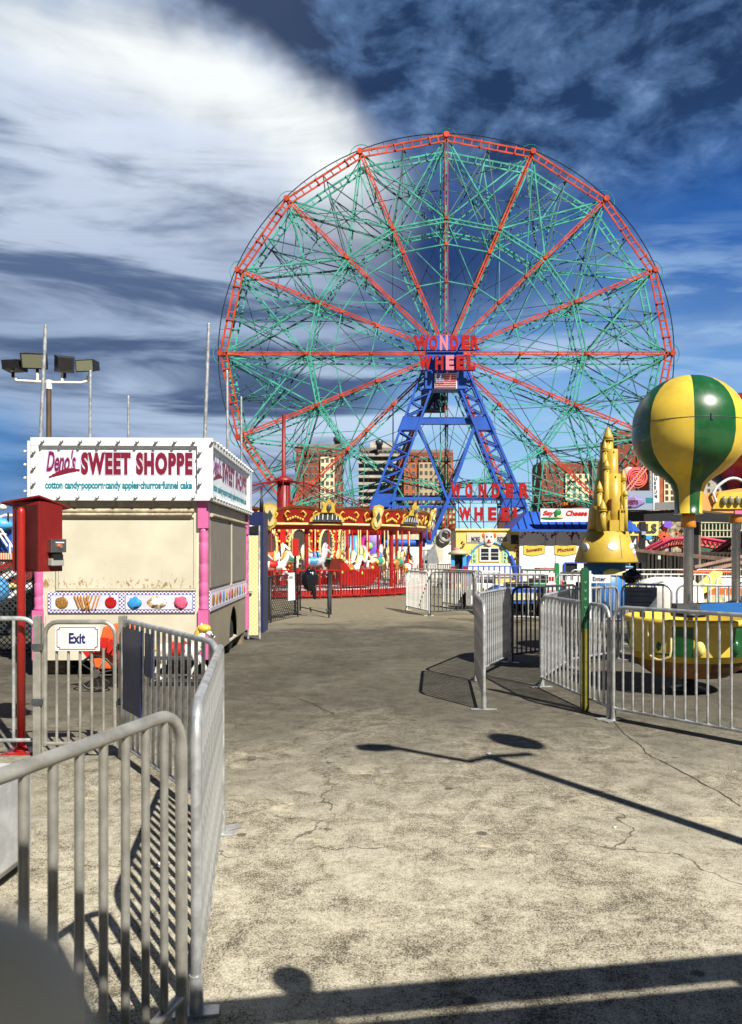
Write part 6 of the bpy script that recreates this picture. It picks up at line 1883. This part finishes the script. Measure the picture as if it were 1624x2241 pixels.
# ================================================================ BOARDWALK STRUCTURE AND FAR RIDES ON THE RIGHT
D = 28.0
bw = thing('boardwalk_canopy', 'dark canopy beam with a grey parapet and black columns right of the castle', 'canopy', P(1500, 1205, D).xy.to_3d())
x0 = P(1362, 0, D).x; x1 = P(1760, 0, D).x
WB(MB().hexa([P(1362, 1142, D), P(1500, 1140, D), P(1760, 1150, D), P(1760, 1150, D + 1.1), P(1500, 1140, D + 1.1), P(1362, 1142, D + 1.1)], [P(1362, 1121, D), P(1500, 1114, D), P(1760, 1116, D), P(1760, 1116, D + 1.1), P(1500, 1114, D + 1.1), P(1362, 1121, D + 1.1)]), 'beam', black, bw)
WB(MB().hexa([P(1362, 1120.5, D - .1), P(1500, 1113.5, D - .1), P(1500, 1113.5, D), P(1362, 1120.5, D)], [P(1362, 1103, D - .1), P(1500, 1097, D - .1), P(1500, 1097, D), P(1362, 1103, D)]), 'parapet', mat('mid_grey_paint', (.17, .175, .18), .6, 0, .1, 3), bw)
for (px, w_, m_) in ((1417, 9, black), (1534, 11, black), (1542, 5, wood)):
    WB(MB().box(P(px - w_ / 2, 0, D).x, P(px + w_ / 2, 0, D).x, D + .4, D + .7, 0, P(0, 1141, D).z), 'column', m_, bw)
WB(MB().box(P(1411, 0, D).x, P(1420, 0, D).x, D + .30, D + .34, P(0, 1170, D).z, P(0, 1142, D).z), 'column_plate', MATS['grey_blue_board'], bw)
WB(MB().box(P(1362, 0, D).x, P(1760, 0, D).x, D + .8, D + .9, 0, P(0, 1208, D).z), 'back_fence', wood_dark, bw)
for k in range(30):
    xk = P(1400, 0, D).x + k * .14
    WB(MB().box(xk, xk + .05, D + .74, D + .79, .1, P(0, 1212, D).z), 'fence_slat', wood_dark, bw)
pn = thing('candy_signboard', 'pale grey roof signboard with a faded purple swirl and teal band', 'sign', P(1395, 1100, D - .4))
WB(MB().box(P(1360, 0, D).x, P(1421, 0, D).x, D - .45, D - .35, P(0, 1117, D).z, P(0, 1076, D).z), 'board', mat('grey_blue_panel', (.25, .31, .42), .6), pn)
WB(MB().box(P(1419.5, 0, D).x, P(1422, 0, D).x, D - .47, D - .33, P(0, 1117, D).z, P(0, 1075, D).z), 'edge', white, pn)
WB(MB().box(P(1404, 0, D).x, P(1419, 0, D).x, D - .462, D - .452, P(0, 1102, D).z, P(0, 1091, D).z), 'band', teal_text, pn)
WB(MB().ball(P(1386, 1098, D - .47), .36, .015, .22, 14, 7, wob=.4), 'cloud_shape', crease, pn)
text('lettering', 'SWEETS', pn, maroon, P(1381, 1099, D - .50), w=.52, h=.15, ext=.004, bold=.03, world=True)
for (px, z) in ((1378, 1076), (1418, 1076)):
    WB(MB().tube([P(px, 1117, D - .3), (P(px, 0, D - .3).x, D - .3, P(0, 1122, D).z)], .03, 6), 'bracket', steel_dark, pn)
D = 34
lo2 = thing('lollipop_sign', 'big orange and pink swirl lollipop sign on slanting rails', 'sign', P(1394, 1046, D))
lc = P(1394, 1045, D)
WB(MB().cyl(lc, lc + Vector((0, .12, 0)), .47, .47, 28), 'disc', mat('coral_pink', (.74, .13, .10), .4), lo2)
for (turns, m_, rr, off) in ((2.2, orange, .04, 0), (2.2, mat('hot_pink', (.72, .12, .30), .4), .03, PI)):
    sp_ = []
    for k in range(46):
        t_ = k / 45
        a = t_ * turns * 2 * PI + off
        sp_.append(lc + Vector((.44 * t_ * math.cos(a), -.03, .44 * t_ * math.sin(a))))
    WB(MB().tube(sp_, rr, 6), 'swirl', m_, lo2)
WB(MB().ball(P(1377, 1036, D + .1), .30, .1, .30, 12, 8), 'pale_disc', mat('pale_coral', (.62, .36, .32), .5), lo2)
WB(MB().tube([P(1412, 1018, D - .05), P(1366, 1075, D - .05)], .035, 6).tube([P(1421, 1018, D - .05), P(1368, 1085, D - .05)], .035, 6), 'rails', mat('salmon_rail', (.74, .30, .22), .5), lo2)
WB(MB().tube([P(1394, 1066, D + .2), (P(1394, 0, D + .2).x, D + .2, 0)], .05, 8), 'mast', steel_dark, lo2)
vs_ = thing('vertical_sign', 'tall narrow white sign with dark capitals stacked down it', 'sign', P(1436, 1060, 70))
D = 70
WB(MB().box(P(1429, 0, D).x, P(1443, 0, D).x, D, D + .4, 0, P(0, 1028, D).z), 'board', white, vs_)
text('lettering', 'M\nU\nS\nE\nU\nM', vs_, steel_dark, P(1435, 1062, D - .01), w=.26, h=2.3, ext=.03, bold=.03, world=True)
WB(MB().box(P(1422, 0, D).x, P(1427, 0, D).x, D, D + .3, 0, P(0, 1022, D).z), 'ornate_post', mat('speckled_grey', (.35, .35, .35), .6, 0, .7, 9), vs_)
# THRILLS letters panel, split by the column
D = 33
th = thing('thrills_sign', 'yellow panel with dark capitals reading THRILLS behind the black column', 'sign', P(1410, 1155, D))
WB(MB().box(P(1340, 0, D).x, P(1441, 0, D).x, D, D + .1, P(0, 1172, D).z, P(0, 1136, D).z), 'board', yellow_light, th)
text('lettering', 'THRILLS', th, steel_dark, P(1391, 1156, D - .01), w=P(1437, 0, D).x - P(1345, 0, D).x, h=.40, ext=.03, bold=.03, world=True)
WB(MB().tube([(P(1362, 0, D + .2).x, D + .2, 0), (P(1362, 0, D + .2).x, D + .2, 2.8)], .05, 6).tube([(P(1436, 0, D + .2).x, D + .2, 0), (P(1436, 0, D + .2).x, D + .2, 2.8)], .05, 6), 'supports', steel_dark, th)
aw = thing('blue_umbrella', 'small blue cloth umbrella right of the castle', 'umbrella', P(1382, 1205, 24).xy.to_3d())
D = 24
WB(MB().lathe([(.36, P(0, 1163, D).z), (.18, P(0, 1150, D).z), (.02, P(0, 1139, D).z)], (P(1378, 0, D).x, D, 0), 8, smooth=False), 'canopy', blue, aw)
WB(MB().tube([(P(1378, 0, D).x, D, 0), P(1378, 1150, D)], .015, 6), 'pole', galv, aw)
# pink coaster track
D = 31
tk = thing('coaster_track', 'pink red coaster track bending past the black columns', 'coaster track', P(1500, 1205, D).xy.to_3d())
tp = [P(1400, 1222, D + 1), P(1430, 1200, D + 1), P(1470, 1181, D), P(1500, 1177, D), P(1540, 1178, D), P(1600, 1189, D - 1), P(1680, 1200, D - 2)]
WB(MB().tube(tp, .075, 8).tube([p + Vector((0, .9, -.02)) for p in tp], .075, 8), 'rail', mat('pink_red_track', (.70, .08, .16), .4), tk)
lowp = [p + Vector((0, .45, -.28)) for p in tp]
WB(MB().tube(lowp, .06, 8), 'spine', mat('coral_spine', (.70, .16, .12), .4), tk)
q = MB()
for k in range(34):
    t_ = k / 33 * (len(tp) - 1.001); i = int(t_); f_ = t_ - i
    a = tp[i].lerp(tp[i + 1], f_); c_ = lowp[i].lerp(lowp[i + 1], f_)
    q.bar(a, c_ + Vector((.08, 0, 0)), .04, .04); q.bar(a + Vector((0, .9, 0)), c_, .04, .04)
    if k % 5 == 2: q.bar(c_, Vector((c_.x, c_.y, 0)), .07, .07)
WB(q, 'track_ties', MATS['coral_spine'], tk)
tk2 = thing('coaster_track', 'dark red coaster track rising at the right edge', 'coaster track', P(1600, 1205, 29).xy.to_3d())
tp = [P(1560, 1214, 30), P(1590, 1196, 29.5), P(1624, 1172, 29), P(1690, 1140, 28)]
WB(MB().tube(tp, .09, 8).tube([p + Vector((0, .7, -.1)) for p in tp], .09, 8), 'rail', MATS['dark_red_paint'], tk2)
q = MB()
for k in range(14):
    t_ = k / 13 * 2.999; i = int(t_); f_ = t_ - i; a = tp[i].lerp(tp[i + 1], f_)
    q.bar(a, a + Vector((.05, .7, -.1)), .05, .05); q.bar(a, a + Vector((.2, .3, -.5)), .04, .04)
WB(q, 'track_ties', red, tk2)
WB(MB().tube([tp[1], (tp[1].x, tp[1].y, 0)], .07, 6), 'support', red_dark, tk2)
# ramp with wooden rails
D = 24
rp_ = thing('wooden_ramp', 'sloping wooden ramp rails with slats below the coaster track', 'ramp', P(1560, 1205, D).xy.to_3d())
for (a, b_) in (((1520, 1241), (1640, 1214)), ((1560, 1245), (1640, 1228))):
    WB(MB().bar(P(*a, D), P(*b_, D), .07, .09), 'handrail', mat('pinkish_wood', (.34, .22, .17), .8, 0, .3, 6), rp_)
q = MB()
for k in range(22):
    x = 1530 + k * 5; p = P(x, 1241 - (x - 1520) * .225 + 2, D + .05)
    q.bar(p, (p.x, p.y, 0.02), .04, .03)
WB(q, 'slats', wood, rp_)
WB(MB().hexa([P(1520, 1262, D + .1), P(1660, 1262, D + .1), P(1660, 1262, D + 1.5), P(1520, 1262, D + 1.5)], [P(1520, 1258, D + .1), P(1660, 1240, D + .1), P(1660, 1240, D + 1.5), P(1520, 1258, D + 1.5)]), 'deck', wood_dark, rp_)
bl = thing('wooden_walkway', 'long weathered boardwalk edge descending to the right under the track', 'walkway', P(1480, 1205, 27).xy.to_3d())
WB(MB().hexa([P(1385, 1207, 27), P(1624, 1232, 25), P(1624, 1232, 26), P(1385, 1207, 27.6)], [P(1385, 1200, 27), P(1624, 1222, 25), P(1624, 1222, 26), P(1385, 1200, 27.6)]), 'edge_beam', MATS['pinkish_wood'], bl)
for px in range(1395, 1620, 24):
    p = P(px, 1207 + (px - 1385) * .1, 27 - (px - 1385) / 240 * 2)
    WB(MB().bar(p, (p.x, p.y + .1, 0), .08, .08), 'prop', wood_dark, bl)
# balconied grey apartment block with pale railings seen under the canopy
D = 60
ab = thing('balcony_building', 'building with green walls and pale balcony rails under the dark canopy', 'building', P(1570, 1205, D).xy.to_3d())
WB(MB().box(P(1495, 0, D).x, P(1700, 0, D).x, D, D + 5, 0, P(0, 1135, D).z), 'wall', mat('dark_green_wall', (.03, .10, .08), .6, 0, .4, .6), ab)
for i, py in enumerate((1143, 1160, 1174)):
    WB(MB().box(P(1495, 0, D).x, P(1700, 0, D).x, D - .5, D - .002, P(0, py + 2.0, D).z, P(0, py, D).z), 'balcony', mat('pale_rail', (.52, .50, .36), .6), ab)
q = MB()
for k in range(24):
    xk = P(1497 + k * 8, 0, D).x
    q.box(xk, xk + .07, D - .45, D - .4, P(0, 1176, D).z, P(0, 1143, D).z)
WB(q, 'uprights', MATS['pale_rail'], ab)
pm = thing('painted_panels', 'jumbled painted ride boards behind the coaster track', 'painted panel', P(1460, 1205, 40).xy.to_3d())
D = 40
random.seed(5)
WB(MB().box(P(1385, 0, D).x, P(1500, 0, D).x, D, D + .15, 0, P(0, 1142, D).z), 'backboard', mat('mottled_tan_board', (.34, .28, .18), .7, 0, .75, 5), pm)
pal = [steel_dark, orange, blue_sky, lilac, white_rough, brown, red, teal, purple]
for k in range(46):
    px = random.uniform(1388, 1498); py = random.uniform(1146, 1196); r_ = random.uniform(.07, .24)
    n = random.randint(3, 6); pol = [(r_ * random.uniform(.5, 1.2) * math.cos(2 * PI * j / n), 1.4 * r_ * random.uniform(.5, 1.3) * math.sin(2 * PI * j / n)) for j in range(n)]
    WB(MB().prism(pol, P(px, py, D - .06 - k * .006), (1, 0, 0), (0, 0, 1), (0, 1, 0), .03), 'painted_shape', pal[k % 9] if k % 3 else steel_dark, pm)
fl_ = P(1453, 1174, D - .5)
q = MB()
for k in range(12):
    a = 2 * PI * k / 12
    q.bar(fl_, fl_ + Vector((.30 * math.cos(a), 0, .24 * math.sin(a))), .10, .05)
WB(q, 'orange_flower', mat('red_orange_flower', (.72, .12, .04), .5), pm)

# text band above the white shop (dark brick building front with letters)
D = 75
dkb = thing('brick_parlour', 'low dark brick front with small orange capitals above the shop roof sign', 'building', P(1240, 1205, D).xy.to_3d())
WB(MB().box(P(1180, 0, D).x, P(1300, 0, D).x, D, D + 3, 0, P(0, 1096, D).z), 'wall', brick, dkb)
text('lettering', 'PICKLE', dkb, MATS['amber_collar'], P(1254, 1103, D - .02), w=2.7, h=.42, ext=.05, bold=.02, world=True)

# ================================================================ LEFT BACKGROUND
D = 24
lr = thing('wave_ride', 'blue ride body with pale rails and swirling top at the far left', 'ride', P(10, 1205, D).xy.to_3d())
WB(MB().hexa([P(-60, 1208, D), P(26, 1208, D), P(26, 1208, D + 2), P(-60, 1208, D + 2)], [P(-60, 1140, D), P(26, 1148, D), P(26, 1148, D + 2), P(-60, 1140, D + 2)]), 'body', blue, lr)
WB(MB().ball(P(-10, 1148, D - .1), .60, .3, .22, 18, 9, wob=.2), 'wave_top', blue_sky, lr)
WB(MB().tube([P(-40, 1128, D), P(-5, 1135, D), P(12, 1128, D), P(30, 1129, D)], .06, 8), 'top_scroll', mat('pinkish_white', (.72, .50, .50), .5), lr)
q = MB()
for a, b_ in (((-10, 1140), (28, 1198)), ((-14, 1150), (16, 1196)), ((22, 1185), (22, 1212)), ((-2, 1168), (14, 1170))):
    q.tube([P(*a, D - .3), P(*b_, D - .3)], .035, 6)
WB(q, 'rails', white, lr)
WB(MB().tube([P(18, 1122, D - .2), P(18, 1160, D - .2)], .03, 6), 'finial', black, lr)
WB(MB().box(P(-60, 0, D).x, P(26, 0, D).x, D + .2, D + 1.5, 0, P(0, 1208.5, D).z), 'base', steel_dark, lr)
D = 21
of = thing('orange_fence', 'orange and pale slatted fence at the far left behind the red cabinet', 'fence', P(10, 1205, D).xy.to_3d())
WB(MB().box(P(-60, 0, D).x, P(27, 0, D).x, D + .02, D + .06, .7, P(0, 1211, D).z), 'panel', orange, of)
q = MB()
for k in range(16):
    xk = P(-56 + k * 5.3, 0, D).x
    q.box(xk, xk + .03, D - .03, D, 0.0, P(0, 1210, D).z)
WB(q, 'slats', cream, of)
def chain(x0, x1, y, z1, label):
    t = thing('chain_fence', label, 'fence', (x0, y, 0))
    q = MB().bar((x0, y, z1), (x1, y, z1), .04, .04).bar((x0, y, z1 * .45), (x1, y, z1 * .45), .03, .03).bar((x0, y, .05), (x1, y, .05), .03, .03).bar((x1, y, 0), (x1, y, z1), .05, .05)
    WB(q, 'frame', black, t)
    q = MB(); n = int((x1 - x0) / .09)
    for k in range(-int(z1 / .09), n + 1):
        for fl in (0, 1):
            s0 = max(0, k * .09); z0_ = max(0, -k * .09); s1 = min(x1 - x0, k * .09 + z1); z1_ = min(z1, z0_ + (s1 - s0))
            if s1 <= s0: continue
            A, B_ = (s0, s1) if not fl else (x1 - x0 - s0, x1 - x0 - s1)
            q.bar((x0 + A, y, z0_), (x0 + B_, y, z0_ + (s1 - s0)), .012, .012)
    WB(q, 'wire_mesh', steel_dark, t)
chain(-8.2, -5.35, 12.2, 1.47, 'black chain link fence left of the candy trailer')
ts = thing('striped_slide', 'red and white striped slide panels behind the chain link fence at the left edge', 'slide', (-7.6, 14.2, 0), 0)
q = MB()
for k in range(4):
    a = P(-30, 1335 - k * 24, 14.2); b_ = P(72, 1285 - k * 22, 14.2)
    q.hexa([a, b_, b_ + Vector((0, .4, 0)), a + Vector((0, .4, 0))], [a + Vector((0, 0, .11)), b_ + Vector((0, 0, .11)), b_ + Vector((0, .4, .11)), a + Vector((0, .4, .11))], k % 2)
WB(q, 'slide_band', [white, red], ts)
WB(MB().box(-8.4, -6.3, 14.75, 14.85, 0, 1.1), 'backing', steel_dark, ts)
WB(MB().ball(P(-12, 1292, 13.6), .26, .2, .26, 16, 10), 'blue_ball', blue_sky, ts)
WB(MB().ball(P(22, 1283, 13.9), .12, .1, .06, 10, 6), 'yellow_patch', yellow_light, ts)
WB(MB().tube([(-7.9, 14.4, 0), (-7.9, 14.4, 1.0)], .04, 6).tube([(-6.6, 14.4, 0), (-6.6, 14.4, 1.3)], .04, 6), 'leg', galv, ts)

# ================================================================ SHADE ROOF AND LAMP POST BEHIND THE CAMERA
def up_sun(pg, h):       # the point at height h whose shadow falls on ground point pg
    return Vector((pg.x, pg.y, 0)) + SUN_DIR * (h / SUN_DIR.z)
rf = thing('shade_canopy', 'flat white canopy roof behind the camera whose edge shades the bottom of the walkway', 'canopy', (0, -2, 0))
HR = 2.4
g0 = G(430, 2198); g1 = G(1624, 2090)
e0 = up_sun(g0, HR); e1_ = up_sun(g1, HR)
dr = (e1_ - e0).normalized(); nb_ = Vector((-dr.y, dr.x, 0)) * -1     # backwards, away from the walkway
A = e0 - dr * 5; B_ = e1_ + dr * 5
h0_ = HR
def slab(o0, o1, a, b_, z0, z1):
    return MB().hexa([a + nb_ * o0 + Vector((0, 0, z0)), b_ + nb_ * o0 + Vector((0, 0, z0)), b_ + nb_ * o1 + Vector((0, 0, z0)), a + nb_ * o1 + Vector((0, 0, z0))],
                     [a + nb_ * o0 + Vector((0, 0, z1)), b_ + nb_ * o0 + Vector((0, 0, z1)), b_ + nb_ * o1 + Vector((0, 0, z1)), a + nb_ * o1 + Vector((0, 0, z1))])
WB(slab(.0, .17, A, B_, 0.0, .02), 'fascia', white, rf)
WB(slab(.208, 4.2, A, B_, 0.0, .02), 'roof', white, rf)
gb = up_sun(G(680, 2200), HR)
WB(slab(.10, .30, gb - dr * .10, gb + dr * .08, -.03, -.004), 'bracket', steel_dark, rf)
for s_ in (.6, 3.4, 7, 10.5):
    p = A + dr * s_
    if s_ in (3.4,): pass
    WB(slab(.165, .265, p, p + dr * .04, -.05, -.002), 'joist', steel_dark, rf)
lampc = up_sun(G(640, 2145), HR + .12)
WB(MB().ball(lampc, .075, .075, .085, 14, 10).tube([lampc + Vector((0, 0, -.12)) , lampc], .03, 8), 'lamp_globe', lens_m, rf)
for s_, o_ in ((.3, 4.0), (4.5, 4.0), (9, 4.0), (11.8, 4.0)):
    p = A + dr * s_ + nb_ * o_
    WB(MB().tube([(p.x, p.y, 0), (p.x, p.y, HR)], .06, 10), 'post', white_rough, rf)
lpst = thing('lamp_post', 'two armed lamp post right of the camera casting its shadow across the walkway', 'lamp post', (0, 0, 0))
HL = 4.6
J = up_sun(G(1070, 1656), HL); Rh = up_sun(G(1128, 1622), HL + .12); Rj = up_sun(G(1165, 1650), HL); Lh = up_sun(G(860, 1636), HL - .05); Le = up_sun(G(785, 1636), HL - .05)
lpst.location = (J.x, J.y, 0)
WB(MB().tube([(J.x, J.y, 0.01), J], [.06, .05], 12), 'pole', steel_dark, lpst)
WB(MB().tube([Rj, Rj.lerp(J, .35), J, J.lerp(Lh, .35) + Vector((.02, -.14, -.12)), J.lerp(Lh, .7) + Vector((0, -.06, -.05)), Lh], .042, 8), 'arm', steel_dark, lpst)
WB(MB().ball(Rh, .18, .17, .26, 16, 10), 'lamp_head', grey_paint, lpst)
WB(MB().tube([Lh, Lh.lerp(Le, .5), Le], [.07, .10, .07], 10), 'lamp_head', grey_paint, lpst)
WB(MB().lathe([(.12, .004), (.12, .02), (.05, .03)], (J.x, J.y, 0), 16), 'base_plate', steel_dark, lpst)
# litter
for (px, py, s_, lb) in ((1070, 1652, .022, 'crumpled white paper scrap at the fork of the lamp shadow'), (350, 1893, .020, 'white scrap inside the striped barrier shadow at the left'), (1345, 1812, .012, 'small white fleck on the open walkway right of the lamp shadow'), (116, 1722, .03, 'pale flat scrap behind the nearest barrier'), (742, 2268, .0, '')):
    if not s_: continue
    g = G(px, py, s_ * .4)
    t = MB().ball((0, 0, 0), s_, s_ * .8, s_ * .35, 8, 6, wob=.9).build('paper_scrap', white)
    t.location = g
    tag(t, lb, 'litter', 'paper scraps on the walkway')
